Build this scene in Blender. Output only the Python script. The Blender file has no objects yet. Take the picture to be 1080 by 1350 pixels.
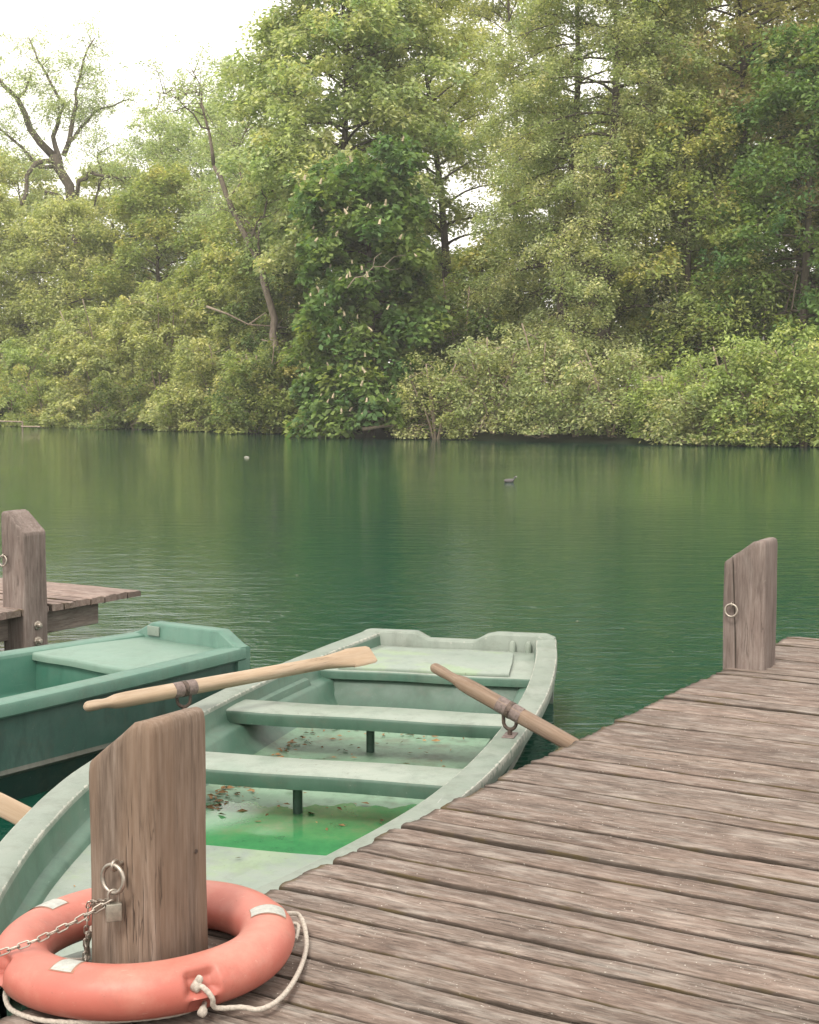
import bpy, math, random
import numpy as np
from mathutils import Vector, Matrix
PI = math.pi
rnd = random.Random(7)
NR = np.random.default_rng(11)
SC = bpy.context.scene
COL = SC.collection

# ------------------------------------------------------------------ camera geometry
F = 1900.0; PITCH = math.radians(4.513); EYE = 1.89
def ray(x, y):
    cx = (x - 540) / F; cy = (675 - y) / F
    return (cx, math.cos(PITCH) + cy * math.sin(PITCH), -math.sin(PITCH) + cy * math.cos(PITCH))
def at(x, y, z):            # point of the place seen at (x, y) that lies at height z
    d = ray(x, y); t = (z - EYE) / d[2]
    return Vector((d[0] * t, d[1] * t, z))
def far(x, y, Y):           # point seen at (x, y) at distance Y
    d = ray(x, y); t = Y / d[1]
    return Vector((d[0] * t, Y, EYE + d[2] * t))

# ------------------------------------------------------------------ object helpers
def tag(o, label=None, cat=None, group=None, kind=None):
    if label: o['label'] = label
    if cat: o['category'] = cat
    if group: o['group'] = group
    if kind: o['kind'] = kind
    return o
def empty(name, loc=(0, 0, 0), rz=0, rot=None):
    o = bpy.data.objects.new(name, None); COL.objects.link(o)
    o.location = loc; o.rotation_euler = rot or (0, 0, rz)
    o.empty_display_size = .1
    return o
class MB:
    def __init__(s): s.v = []; s.f = []; s.m = []; s.a = {}
    def vert(s, p): s.v.append(tuple(p)); return len(s.v) - 1
    def face(s, idx, m=0): s.f.append(tuple(idx)); s.m.append(m)
    def grid(s, rows, closed_u=False, closed_v=False, m=0, cap=False, mfun=None):
        n = len(rows); k = len(rows[0]); b = len(s.v)
        for r in rows:
            for p in r: s.v.append(tuple(p))
        for i in range(n if closed_u else n - 1):
            for j in range(k if closed_v else k - 1):
                i2 = (i + 1) % n; j2 = (j + 1) % k
                s.face((b + i * k + j, b + i * k + j2, b + i2 * k + j2, b + i2 * k + j), mfun(i, j) if mfun else m)
        if cap:
            s.face([b + j for j in range(k)][::-1], m)
            s.face([b + (n - 1) * k + j for j in range(k)], m)
        return b
    def tube(s, pts, rad, n=8, m=0, cap=True, closed=False):
        pts = [Vector(p) for p in pts]; N = len(pts)
        if not isinstance(rad, (list, tuple)): rad = [rad] * N
        rows = []; nrm = None
        for i, p in enumerate(pts):
            if closed: t = pts[(i + 1) % N] - pts[i - 1]
            else: t = pts[min(i + 1, N - 1)] - pts[max(i - 1, 0)]
            t = t.normalized() if t.length > 1e-9 else Vector((0, 0, 1))
            if nrm is None:
                nrm = t.orthogonal().normalized()
            else:
                nrm = (nrm - t * nrm.dot(t))
                nrm = nrm.normalized() if nrm.length > 1e-6 else t.orthogonal().normalized()
            bi = t.cross(nrm)
            rows.append([p + (nrm * math.cos(a) + bi * math.sin(a)) * rad[i] for a in [2 * PI * j / n for j in range(n)]])
        s.grid(rows, closed_u=closed, closed_v=True, m=m, cap=cap and not closed)
    def box(s, x0, x1, y0, y1, z0, z1, m=0):
        b = len(s.v)
        for z in (z0, z1):
            for x, y in ((x0, y0), (x1, y0), (x1, y1), (x0, y1)): s.v.append((x, y, z))
        for f in ((3, 2, 1, 0), (4, 5, 6, 7), (0, 1, 5, 4), (1, 2, 6, 5), (2, 3, 7, 6), (3, 0, 4, 7)):
            s.face([b + i for i in f], m)
    def build(s, name, mats, parent=None, smooth=None, bevel=None, loc=None, rz=None, fattr=None, vattr=None, clean=False):
        me = bpy.data.meshes.new(name); me.from_pydata(s.v, [], s.f)
        if not isinstance(mats, (list, tuple)): mats = [mats]
        for m in mats: me.materials.append(m)
        me.polygons.foreach_set('material_index', s.m)
        if fattr:
            for k, vals in fattr.items():
                me.attributes.new(k, 'FLOAT', 'FACE').data.foreach_set('value', np.array(vals, dtype=np.float32))
        if vattr:
            for k, vals in vattr.items():
                me.attributes.new(k, 'FLOAT', 'POINT').data.foreach_set('value', np.array(vals, dtype=np.float32))
        me.update()
        if smooth is not None:
            me.polygons.foreach_set('use_smooth', [True] * len(me.polygons))
            me.set_sharp_from_angle(angle=math.radians(smooth))
        o = bpy.data.objects.new(name, me); COL.objects.link(o)
        if parent: o.parent = parent
        if loc: o.location = loc
        if rz is not None: o.rotation_euler = (0, 0, rz)
        if bevel:
            md = o.modifiers.new('bevel', 'BEVEL'); md.width = bevel; md.segments = 3; md.limit_method = 'ANGLE'
            md.angle_limit = math.radians(35)
            me.polygons.foreach_set('use_smooth', [True] * len(me.polygons))
        return o

# ------------------------------------------------------------------ materials
def new_mat(name):
    m = bpy.data.materials.new(name); m.use_nodes = True
    nt = m.node_tree; nt.nodes.clear()
    return m, nt, nt.nodes, nt.links
def nd(nt, typ, **kw):
    n = nt.nodes.new(typ)
    for k, v in kw.items():
        if k.startswith('i_'):
            key = k[2:]
            key = int(key) if key.isdigit() else key.replace('_', ' ')
            n.inputs[key].default_value = v
        else: setattr(n, k, v)
    return n
def coords(nt, scale, attr=None, kind='Object'):
    tc = nd(nt, 'ShaderNodeTexCoord'); mp = nd(nt, 'ShaderNodeMapping'); mp.inputs['Scale'].default_value = scale
    nt.links.new(tc.outputs[kind], mp.inputs['Vector'])
    if attr:
        at_ = nd(nt, 'ShaderNodeAttribute', attribute_name=attr)
        mu = nd(nt, 'ShaderNodeMath', operation='MULTIPLY'); mu.inputs[1].default_value = 37.7
        nt.links.new(at_.outputs['Fac'], mu.inputs[0]); nt.links.new(mu.outputs[0], mp.inputs['Location'])
    return mp.outputs[0]
def noise(nt, vec, scale=1, detail=4, rough=.55, dist=0):
    n = nd(nt, 'ShaderNodeTexNoise'); n.inputs['Scale'].default_value = scale; n.inputs['Detail'].default_value = detail
    n.inputs['Roughness'].default_value = rough; n.inputs['Distortion'].default_value = dist
    nt.links.new(vec, n.inputs['Vector']); return n.outputs['Fac']
def ramp(nt, val, stops, interp='LINEAR'):
    r = nd(nt, 'ShaderNodeValToRGB'); cr = r.color_ramp; cr.interpolation = interp
    while len(cr.elements) < len(stops): cr.elements.new(.5)
    for e, (p, c) in zip(cr.elements, stops):
        e.position = p; e.color = (c, c, c, 1) if not isinstance(c, (tuple, list)) else (*c[:3], 1)
    nt.links.new(val, r.inputs[0]); return r.outputs[0]
def mix(nt, fac, a, b, mode='MIX'):
    m = nd(nt, 'ShaderNodeMix', data_type='RGBA', blend_type=mode)
    for s, v in ((m.inputs[0], fac), (m.inputs[6], a), (m.inputs[7], b)):
        if hasattr(v, 'node'): nt.links.new(v, s)
        elif isinstance(v, (int, float)): s.default_value = v
        else: s.default_value = (*v[:3], 1)
    return m.outputs[2]
def math_(nt, op, a, b=None):
    m = nd(nt, 'ShaderNodeMath', operation=op)
    for s, v in ((m.inputs[0], a), (m.inputs[1], b)):
        if v is None: continue
        if hasattr(v, 'node'): nt.links.new(v, s)
        else: s.default_value = v
    return m.outputs[0]
def finish(nt, col, rough=.6, bump=None, bstr=.3, bdist=.01, spec=.5, metal=0, alpha=None):
    p = nd(nt, 'ShaderNodeBsdfPrincipled'); o = nd(nt, 'ShaderNodeOutputMaterial')
    if hasattr(col, 'node'): nt.links.new(col, p.inputs['Base Color'])
    else: p.inputs['Base Color'].default_value = (*col, 1)
    if hasattr(rough, 'node'): nt.links.new(rough, p.inputs['Roughness'])
    else: p.inputs['Roughness'].default_value = rough
    p.inputs['Specular IOR Level'].default_value = spec
    p.inputs['Metallic'].default_value = metal
    if bump is not None:
        b = nd(nt, 'ShaderNodeBump'); b.inputs['Strength'].default_value = bstr; b.inputs['Distance'].default_value = bdist
        nt.links.new(bump, b.inputs['Height']); nt.links.new(b.outputs[0], p.inputs['Normal'])
    nt.links.new(p.outputs[0], o.inputs[0])
    return p

def wood_mat(name, axis, dark, mid, light, grain=1.0, attr=None, speck=.5, crack=.5, warm=None, moss=0, var=.25, bstr=.6):
    m, nt, N, L = new_mat(name)
    def sc(along, across):
        return tuple(along if a == axis else across for a in 'XYZ')
    fine = noise(nt, coords(nt, sc((17 if moss else 7.5) * grain, 120 * grain), attr), 1, 6, .68)
    mid_ = noise(nt, coords(nt, sc((8 if moss else 4.2) * grain, 46 * grain), attr), 1, 5, .65, .4)
    big = noise(nt, coords(nt, sc(1.6, 5), attr), 1, 4, .6)
    s = math_(nt, 'ADD', math_(nt, 'MULTIPLY', fine, .62), math_(nt, 'MULTIPLY', mid_, .38))
    col = ramp(nt, s, [(.31, dark), (.5, mid), (.69, light)])
    blot = ramp(nt, big, [(.3, 1 - var), (.68, 1 + var * .45)])
    col = mix(nt, 1, col, blot, 'MULTIPLY')
    if warm:
        wn = ramp(nt, noise(nt, coords(nt, sc(.8, 9), attr), 1, 3), [(.42, 0), (.62, 1)])
        col = mix(nt, math_(nt, 'MULTIPLY', wn, .55), col, warm)
    if attr:
        a_ = nd(nt, 'ShaderNodeAttribute', attribute_name=attr)
        tone = ramp(nt, a_.outputs['Fac'], [(0, (.88, .86, .85)), (.35, (1.04, 1, .98)), (.7, (.94, .95, .95)), (1, (1.08, 1.06, 1.03))], 'LINEAR')
        col = mix(nt, 1, col, tone, 'MULTIPLY')
    # long open cracks in the grain
    cr = noise(nt, coords(nt, sc(2.4, 40), attr), 1, 3, .5, .15)
    cl = ramp(nt, math_(nt, 'ABSOLUTE', math_(nt, 'SUBTRACT', cr, .5)), [(0, 1), (.009 * (1 + crack), 0)])
    gate = ramp(nt, noise(nt, coords(nt, sc(1.2, 6), attr), 1, 2), [(.62 - .16 * crack, 0), (.70 - .12 * crack, 1)])
    ck = math_(nt, 'MULTIPLY', cl, gate)
    col = mix(nt, math_(nt, 'MULTIPLY', ck, .8), col, (.035, .026, .02))
    if speck:
        vo = nd(nt, 'ShaderNodeTexNoise'); vo.inputs['Scale'].default_value = 105; vo.inputs['Detail'].default_value = 3
        L.new(coords(nt, (1, 1, 1), attr), vo.inputs['Vector'])
        sp = ramp(nt, vo.outputs['Fac'], [(.67, 0), (.715, 1)])
        g2 = ramp(nt, noise(nt, coords(nt, (7, 7, 7), attr), 1, 4), [(.40, .12), (.62, 1)])
        col = mix(nt, math_(nt, 'MULTIPLY', math_(nt, 'MULTIPLY', sp, g2), speck), col, (.50, .47, .41))
        film = ramp(nt, noise(nt, coords(nt, sc(5, 22), attr), 1, 6, .7), [(.48, 0), (.75, 1)])
        col = mix(nt, math_(nt, 'MULTIPLY', film, .38 * speck), col, (.56, .53, .47))
    if moss:
        g3 = ramp(nt, noise(nt, coords(nt, (6, 6, 6), attr), 1, 4), [(.5, 0), (.62, 1)])
        e_ = nd(nt, 'ShaderNodeAttribute', attribute_name='edge')
        em = ramp(nt, e_.outputs['Fac'], [(.55, 0), (.95, 1)])
        col = mix(nt, math_(nt, 'MULTIPLY', math_(nt, 'MULTIPLY', g3, em), moss), col, (.17, .125, .035))
        col = mix(nt, math_(nt, 'MULTIPLY', ramp(nt, e_.outputs['Fac'], [(.45, 0), (1, 1)]), .82), col, (.028, .021, .015))  # board sides near black: shade in the gaps put into the colour
    h = math_(nt, 'SUBTRACT', math_(nt, 'ADD', math_(nt, 'MULTIPLY', s, .7), math_(nt, 'MULTIPLY', big, .3)), math_(nt, 'MULTIPLY', ck, .8))
    finish(nt, col, .86, h, bstr, .006, .25)
    return m

M = {}
M['deck'] = wood_mat('weathered_deck_wood', 'X', (.052, .039, .031), (.150, .115, .095), (.262, .212, .178), 1.0, 'rnd', .85, 1.0, None, .9, .34, .6)
M['deck_far'] = wood_mat('weathered_pier_wood', 'X', (.12, .086, .072), (.23, .175, .15), (.33, .27, .235), .8, 'rnd', .5, .8, None, .9, .3)
M['beam'] = wood_mat('old_beam_wood', 'Y', (.10, .075, .062), (.20, .16, .137), (.30, .25, .215), .7, None, .5, .8, None, 0, .4)
M['post_brown'] = wood_mat('brown_post_wood', 'Z', (.066, .046, .033), (.178, .133, .102), (.30, .242, .198), .8, None, .0, .3, (.19, .127, .085), 0, .3, .8)
M['post_grey'] = wood_mat('grey_post_wood', 'Z', (.085, .062, .051), (.168, .132, .115), (.245, .203, .18), .8, None, .3, .3, None, 0, .36, .6)
M['oar_pale'] = wood_mat('pale_worn_oar_wood', 'X', (.24, .175, .12), (.35, .272, .20), (.44, .37, .30), 1.0, None, .15, .15, (.33, .235, .145), 0, .22, .3)
M['oar_brown'] = wood_mat('brown_worn_oar_wood', 'X', (.085, .058, .04), (.18, .13, .094), (.28, .22, .168), 1.0, None, .25, .3, (.22, .15, .10), 0, .28, .3)

def paint_mat(name, base, alt, pale, dirt=.35, chips=0.0, stain=None, rough=.45, specks=.3, lichen=None):
    m, nt, N, L = new_mat(name)
    big = noise(nt, coords(nt, (1.6, 1.6, 1.6)), 1, 5, .6, .4)
    col = ramp(nt, big, [(.3, base), (.52, alt), (.72, base)])
    chalk = ramp(nt, noise(nt, coords(nt, (4.5, 4.5, 4.5)), 1, 7, .72), [(.45, 0), (.75, 1)])
    col = mix(nt, math_(nt, 'MULTIPLY', chalk, .55), col, pale)
    grime = ramp(nt, noise(nt, coords(nt, (9, 9, 3)), 1, 6, .7), [(.5, 0), (.72, 1)])
    col = mix(nt, math_(nt, 'MULTIPLY', grime, dirt), col, tuple(c * .45 for c in base))
    if lichen:
        ln = ramp(nt, noise(nt, coords(nt, (2.2, 2.2, 2.2)), 1, 6, .7), [(.50, 0), (.60, 1)])
        col = mix(nt, math_(nt, 'MULTIPLY', ln, .6), col, lichen)
    if stain:
        sn = ramp(nt, noise(nt, coords(nt, (5, 5, 1.2)), 1, 6, .65), [(.54, 0), (.7, 1)])
        col = mix(nt, math_(nt, 'MULTIPLY', sn, .6), col, stain)
    sp = ramp(nt, noise(nt, coords(nt, (60, 60, 60)), 1, 3, .6), [(.70, 0), (.76, 1)])
    col = mix(nt, math_(nt, 'MULTIPLY', sp, specks), col, (.38, .39, .35))
    sp2 = ramp(nt, noise(nt, coords(nt, (48, 52, 50)), 1, 3, .6), [(.27, 1), (.33, 0)])
    col = mix(nt, math_(nt, 'MULTIPLY', sp2, specks), col, (.09, .075, .05))
    if chips:
        e_ = nd(nt, 'ShaderNodeAttribute', attribute_name='edge')
        cn = noise(nt, coords(nt, (28, 28, 28)), 1, 5, .7)
        ch = ramp(nt, math_(nt, 'MULTIPLY', math_(nt, 'ADD', cn, chips), e_.outputs['Fac']), [(.52, 0), (.60, 1)])
        col = mix(nt, math_(nt, 'MULTIPLY', ch, .85), col, (.37, .37, .32))
    for scl in ((3, 75, 75), (70, 4, 60)):
        sn_ = noise(nt, coords(nt, scl), 1, 4, .75, .3)
        sc_ = math_(nt, 'MULTIPLY', ramp(nt, sn_, [(.66, 0), (.70, 1)]), ramp(nt, noise(nt, coords(nt, (3, 3, 3)), 1, 3), [(.45, 0), (.6, 1)]))
        col = mix(nt, math_(nt, 'MULTIPLY', sc_, .45), col, tuple(min(.42, c * 1.35 + .08) for c in pale))
    dn_ = ramp(nt, noise(nt, coords(nt, (5, 5, 5)), 1, 8, .8, .6), [(.52, 0), (.62, 1)])
    col = mix(nt, math_(nt, 'MULTIPLY', dn_, dirt * .55), col, (.075, .08, .055))
    h = math_(nt, 'ADD', chalk, math_(nt, 'MULTIPLY', sp, .5))
    rr = math_(nt, 'ADD', math_(nt, 'MULTIPLY', chalk, .25), rough)
    finish(nt, col, rr, h, .12, .004, .4)
    return m
M['rim'] = paint_mat('sage_rim_paint', (.155, .195, .158), (.185, .218, .182), (.25, .268, .235), .42, .11)
M['inner'] = paint_mat('inner_green_paint', (.042, .100, .070), (.066, .128, .092), (.115, .168, .130), .45)
M['front'] = paint_mat('shaded_front_paint', (.028, .075, .048), (.040, .090, .060), (.075, .12, .088), .45)  # darker green for thwart fronts and bulkhead: their shade put into the colour
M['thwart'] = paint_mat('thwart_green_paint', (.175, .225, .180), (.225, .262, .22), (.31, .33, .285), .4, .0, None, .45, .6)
M['floor'] = paint_mat('boat_floor_paint', (.105, .205, .125), (.14, .235, .155), (.20, .27, .20), .7, 0, (.10, .082, .05))
M['bow'] = paint_mat('bow_seat_paint', (.175, .225, .185), (.21, .25, .212), (.27, .29, .252), .3, 0, None, .5, .6, (.21, .29, .165))
M['hull'] = paint_mat('outer_hull_paint', (.045, .10, .075), (.08, .135, .10), (.14, .19, .155), .6, 0, (.05, .065, .05))
M['hull_dark'] = paint_mat('dark_outer_hull_paint', (.020, .062, .048), (.036, .086, .068), (.08, .130, .108), .6, 0, (.035, .06, .052))
M['hull_low'] = paint_mat('algae_dark_hull_bottom', (.010, .032, .027), (.016, .042, .034), (.03, .056, .047), .5, 0, (.02, .03, .02), .3)
M['strake'] = paint_mat('grey_rub_strake', (.10, .12, .10), (.145, .15, .126), (.2, .2, .175), .5, 0, (.08, .07, .05))
M['inner2'] = paint_mat('teal_inner_paint', (.026, .105, .072), (.040, .128, .09), (.08, .165, .125), .25)
M['rim2'] = paint_mat('teal_rim_paint', (.058, .145, .108), (.080, .168, .126), (.14, .215, .175), .4, .0)
M['deck2'] = paint_mat('teal_stern_deck_paint', (.105, .190, .145), (.13, .212, .165), (.18, .245, .20), .25)
def simple(name, col, rough=.5, metal=0, nscale=30, var=.35, bstr=.2, spec=.5, col2=None):
    m, nt, N, L = new_mat(name)
    n = noise(nt, coords(nt, (nscale,) * 3), 1, 5, .65)
    c = ramp(nt, n, [(.3, tuple(x * (1 - var) for x in col)), (.65, col2 or tuple(min(1, x * (1 + var * .4)) for x in col))])
    finish(nt, c, rough, n, bstr, .002, spec, metal)
    return m
M['galv'] = simple('galvanised_steel', (.36, .32, .27), .42, .75, 60)
M['brass'] = simple('dull_grey_brass_lock', (.29, .27, .22), .5, .5, 50)
M['iron'] = simple('rusty_dark_iron', (.06, .05, .045), .65, .4, 50, .5, .4, .5, (.12, .085, .065))
M['rust'] = simple('rusty_plate', (.17, .13, .115), .8, .1, 60, .5, .3)
M['rope'] = simple('cream_rope', (.42, .375, .32), .9, 0, 160, .35, .5, .2)
M['ringband'] = simple('worn_reflective_tape', (.36, .365, .33), .45, 0, 90, .25, .1)
M['ringline'] = simple('tape_outline', (.30, .14, .09), .6, 0, 50, .2)
M['bird'] = simple('slate_bird_feathers', (.085, .075, .075), .7, 0, 40, .3)
M['beak'] = simple('white_beak', (.45, .42, .37), .5, 0, 40, .1)
M['pipe'] = simple('dark_green_pipe', (.04, .085, .06), .6, 0, 40, .4)
M['blossom'] = simple('chestnut_blossom', (.46, .38, .25), .8, 0, 20, .35)
M['scrap'] = simple('dry_leaf', (.16, .085, .04), .8, 0, 6, .5, .2, .2, (.33, .20, .09))
def ring_mat():
    m, nt, N, L = new_mat('toplit_orange_plastic')
    n = noise(nt, coords(nt, (5, 5, 5)), 1, 6, .65)
    col = ramp(nt, n, [(.3, (.375, .102, .076)), (.7, (.42, .135, .100))])
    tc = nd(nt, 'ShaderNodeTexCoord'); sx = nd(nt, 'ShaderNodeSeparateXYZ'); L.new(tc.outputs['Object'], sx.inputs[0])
    top_light = ramp(nt, math_(nt, 'ADD', math_(nt, 'MULTIPLY', sx.outputs[2], 7), math_(nt, 'MULTIPLY', n, .6)), [(.45, 0), (.95, 1)])  # upper side painted paler: light from above put into the colour
    col = mix(nt, math_(nt, 'MULTIPLY', top_light, .5), col, (.48, .205, .152))
    sc_ = ramp(nt, noise(nt, coords(nt, (14, 90, 60)), 1, 4, .7), [(.64, 0), (.72, 1)])
    col = mix(nt, math_(nt, 'MULTIPLY', sc_, .45), col, (.50, .32, .26))
    sp = ramp(nt, noise(nt, coords(nt, (130,) * 3), 1, 2), [(.70, 0), (.75, 1)])
    col = mix(nt, math_(nt, 'MULTIPLY', sp, .4), col, (.16, .075, .05))
    gr = ramp(nt, noise(nt, coords(nt, (9, 9, 9)), 1, 6, .75), [(.56, 0), (.75, 1)])
    col = mix(nt, math_(nt, 'MULTIPLY', gr, .42), col, (.24, .105, .078))
    ch_ = ramp(nt, noise(nt, coords(nt, (2.5, 2.5, 2.5)), 1, 7, .75), [(.5, 0), (.7, 1)])
    col = mix(nt, math_(nt, 'MULTIPLY', ch_, .35), col, (.50, .27, .21))
    finish(nt, col, .48, n, .08, .004, .4)
    return m
M['ring'] = ring_mat()

def leaf_mat(name, a, b, c, trans=.45):
    """three natural hues of one species mixed by a random value per leaf and per twig"""
    m, nt, N, L = new_mat(name)
    r1 = nd(nt, 'ShaderNodeAttribute', attribute_name='leafrnd')
    r2 = nd(nt, 'ShaderNodeAttribute', attribute_name='twigrnd')
    col = ramp(nt, r2.outputs['Fac'], [(0, a), (.5, b), (1, c)])
    v = ramp(nt, r1.outputs['Fac'], [(0, (.62, .66, .62)), (.6, (1.05, 1.05, 1)), (1, (1.42, 1.36, 1.22))])
    col = mix(nt, 1, col, v, 'MULTIPLY')
    d = nd(nt, 'ShaderNodeBsdfPrincipled'); L.new(col, d.inputs['Base Color'])
    d.inputs['Roughness'].default_value = .6; d.inputs['Specular IOR Level'].default_value = .3
    t = nd(nt, 'ShaderNodeBsdfTranslucent'); L.new(mix(nt, 1, col, (1.1, 1.15, .6), 'MULTIPLY'), t.inputs[0])
    mx = nd(nt, 'ShaderNodeMixShader'); mx.inputs[0].default_value = trans
    L.new(d.outputs[0], mx.inputs[1]); L.new(t.outputs[0], mx.inputs[2])
    o = nd(nt, 'ShaderNodeOutputMaterial'); L.new(mx.outputs[0], o.inputs[0])
    return m
LM = {
 'chestnut': leaf_mat('chestnut_leaves', (0.093, 0.188, 0.068), (0.161, 0.255, 0.077), (0.252, 0.307, 0.083)),
 'lime':     leaf_mat('lime_tree_leaves', (0.317, 0.419, 0.209), (0.461, 0.523, 0.270), (0.620, 0.612, 0.343)),
 'olive':    leaf_mat('alder_leaves', (0.289, 0.354, 0.176), (0.418, 0.467, 0.239), (0.557, 0.530, 0.302)),
 'grey':     leaf_mat('willow_grey_leaves', (0.313, 0.362, 0.159), (0.437, 0.470, 0.211), (0.583, 0.563, 0.283)),
 'mid':      leaf_mat('field_maple_leaves', (0.237, 0.311, 0.107), (0.339, 0.394, 0.136), (0.500, 0.455, 0.175)),
 'dark':     leaf_mat('deep_green_leaves', (0.113, 0.185, 0.067), (0.188, 0.243, 0.083), (0.287, 0.296, 0.089)),
 'rusty':    leaf_mat('rusty_green_leaves', (0.364, 0.304, 0.176), (0.448, 0.412, 0.208), (0.364, 0.466, 0.208)),
 'bright':   leaf_mat('fresh_green_leaves', (0.288, 0.367, 0.142), (0.372, 0.458, 0.170), (0.507, 0.518, 0.226)),
 'oak':      leaf_mat('young_oak_leaves', (0.343, 0.433, 0.229), (0.428, 0.501, 0.285), (0.532, 0.567, 0.361)),
}
def bark_mat(name, a, b):
    m, nt, N, L = new_mat(name)
    n = noise(nt, coords(nt, (9, 9, 2.2)), 1, 6, .7)
    finish(nt, ramp(nt, n, [(.3, a), (.7, b)]), .9, n, .6, .03, .2)
    return m
M['bark'] = bark_mat('brown_bark', (.055, .045, .034), (.15, .125, .095))
M['bark_pale'] = bark_mat('grey_bark', (.115, .09, .07), (.25, .205, .165))
M['twig'] = bark_mat('dry_twig_bark', (.20, .155, .115), (.36, .29, .22))

# ------------------------------------------------------------------ world, sun, camera
w = bpy.data.worlds.new('World'); SC.world = w; w.use_nodes = True
nt = w.node_tree; nt.nodes.clear()
sky = nd(nt, 'ShaderNodeTexSky', sky_type='NISHITA'); sky.sun_disc = False
SUN_EL = math.radians(52); SUN_AZ = math.radians(205)      # azimuth: behind the camera's left shoulder
sky.sun_elevation = SUN_EL; sky.sun_rotation = SUN_AZ; sky.air_density = 1; sky.dust_density = 4; sky.altitude = 50
bg = nd(nt, 'ShaderNodeBackground'); bg.inputs[1].default_value = .12
cloud = mix(nt, .86, sky.outputs[0], (10.1, 9.5, 8.8))
nt.links.new(cloud, bg.inputs[0])
wo = nd(nt, 'ShaderNodeOutputWorld'); nt.links.new(bg.outputs[0], wo.inputs[0])
sl = bpy.data.lights.new('sun', 'SUN'); sl.energy = 1.4; sl.angle = math.radians(14); sl.color = (1, .94, .86)
so = bpy.data.objects.new('sun', sl); COL.objects.link(so)
sd = Vector((math.sin(SUN_AZ) * math.cos(SUN_EL), math.cos(SUN_AZ) * math.cos(SUN_EL), math.sin(SUN_EL)))
so.rotation_euler = (-sd).to_track_quat('-Z', 'Y').to_euler(); so.location = sd * 30

cam = bpy.data.cameras.new('camera'); co = bpy.data.objects.new('camera', cam); COL.objects.link(co)
cam.sensor_fit = 'HORIZONTAL'; cam.sensor_width = 36; cam.lens = F / 1080 * 36
cam.clip_start = .05; cam.clip_end = 1500
co.location = (0, 0, EYE); co.rotation_euler = (PI / 2 - PITCH, 0, 0)
SC.camera = co
SC.view_settings.view_transform = 'Standard'; SC.view_settings.look = 'None'
SC.view_settings.exposure = 1.0; SC.view_settings.gamma = 1
SC.cycles.max_bounces = 8; SC.cycles.transparent_max_bounces = 8; SC.cycles.volume_bounces = 0
SC.cycles.caustics_reflective = False; SC.cycles.caustics_refractive = False
SC.cycles.use_denoising = True

# ------------------------------------------------------------------ water and land
SHX = [-160, -75, -45, -31, -22, -12, -5, 0, 8, 16, 25, 40, 60, 160]
SHY = [40, 84, 104, 107, 97, 83, 74, 68, 62, 57, 54, 50, 40, 10]
def shore(x): return float(np.interp(x, SHX, SHY))
def ground_h(x, y):
    d = y - shore(x)
    wob = math.sin(x * .31) * .6 + math.sin(x * .13 + y * .2) * .8
    d += wob * .4
    if d < -6: h = -1.8
    elif d < 1: h = -1.8 + (d + 6) / 7 * 2.05
    else: h = .25 + (1 - math.exp(-(d - 1) / 18)) * 2.2 + .12 * math.sin(x * .7) * math.sin(y * .5)
    if y < -10: h = max(h, -1.8 + min(1, (-10 - y) / 8) * 2.5)
    return h
g = MB()
xs = np.concatenate([np.linspace(-600, -110, 8), np.linspace(-100, 100, 101), np.linspace(110, 600, 8)])
ys = np.concatenate([np.linspace(-400, -40, 8), np.linspace(-36, 150, 125), np.linspace(160, 1200, 12)])
g.grid([[(x, y, ground_h(max(-155, min(155, x)), y)) for x in xs] for y in ys])
m, nt, N, L = new_mat('damp_earth')
n = noise(nt, coords(nt, (.8, .8, .8)), 1, 7, .7)
finish(nt, ramp(nt, n, [(.35, (.014, .017, .009)), (.55, (.022, .032, .012)), (.75, (.035, .028, .018))]), .95, n, .6, .1, .2)
tag(g.build('ground', m, smooth=180), kind='structure')
m, nt, N, L = new_mat('summer_air')
pv = nd(nt, 'ShaderNodeVolumePrincipled'); pv.inputs['Color'].default_value = (.95, .95, .91, 1); pv.inputs['Density'].default_value = .0006
o_ = nd(nt, 'ShaderNodeOutputMaterial'); L.new(pv.outputs[0], o_.inputs['Volume'])
q = MB(); q.box(-605, 605, -405, 1205, -3.5, 36)
tag(q.build('haze', m), kind='stuff')

m, nt, N, L = new_mat('green_lake_water')
tc = nd(nt, 'ShaderNodeTexCoord')
def wv(scale, det, rough=.5, dist=0): return noise(nt, coords(nt, scale), 1, det, rough, dist)
fine = wv((5.5, 13, 1), 3, .55, .4)
mid_ = wv((1.5, 3.6, 1), 2, .5, .3)
slow = wv((.25, .6, 1), 2)
patch = ramp(nt, wv((.07, .12, 1), 3), [(.35, .35), (.65, 1)])
h = math_(nt, 'ADD', math_(nt, 'MULTIPLY', math_(nt, 'MULTIPLY', fine, patch), .80), math_(nt, 'ADD', math_(nt, 'MULTIPLY', mid_, 1.05), math_(nt, 'MULTIPLY', slow, .35)))
# the far side lies sheltered under the trees: its ripples are lower
sy = nd(nt, 'ShaderNodeSeparateXYZ'); L.new(tc.outputs['Object'], sy.inputs[0])
mr = nd(nt, 'ShaderNodeMapRange'); L.new(sy.outputs[1], mr.inputs[0])
for k_, v_ in ((1, 9), (2, 26), (3, 1.2), (4, .34)): mr.inputs[k_].default_value = v_
h = math_(nt, 'MULTIPLY', h, mr.outputs[0])
wp = finish(nt, ramp(nt, wv((.05, .05, 1), 3), [(.35, (.0035, .040, .026)), (.65, (.006, .053, .028))]), .035, h, .60, .025, .5)
wp.inputs['IOR'].default_value = 1.33
g = MB(); g.face([g.vert(p) for p in ((-600, -400, 0), (600, -400, 0), (600, 600, 0), (-600, 600, 0))])
tag(g.build('lake_water', m), kind='structure')

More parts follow.
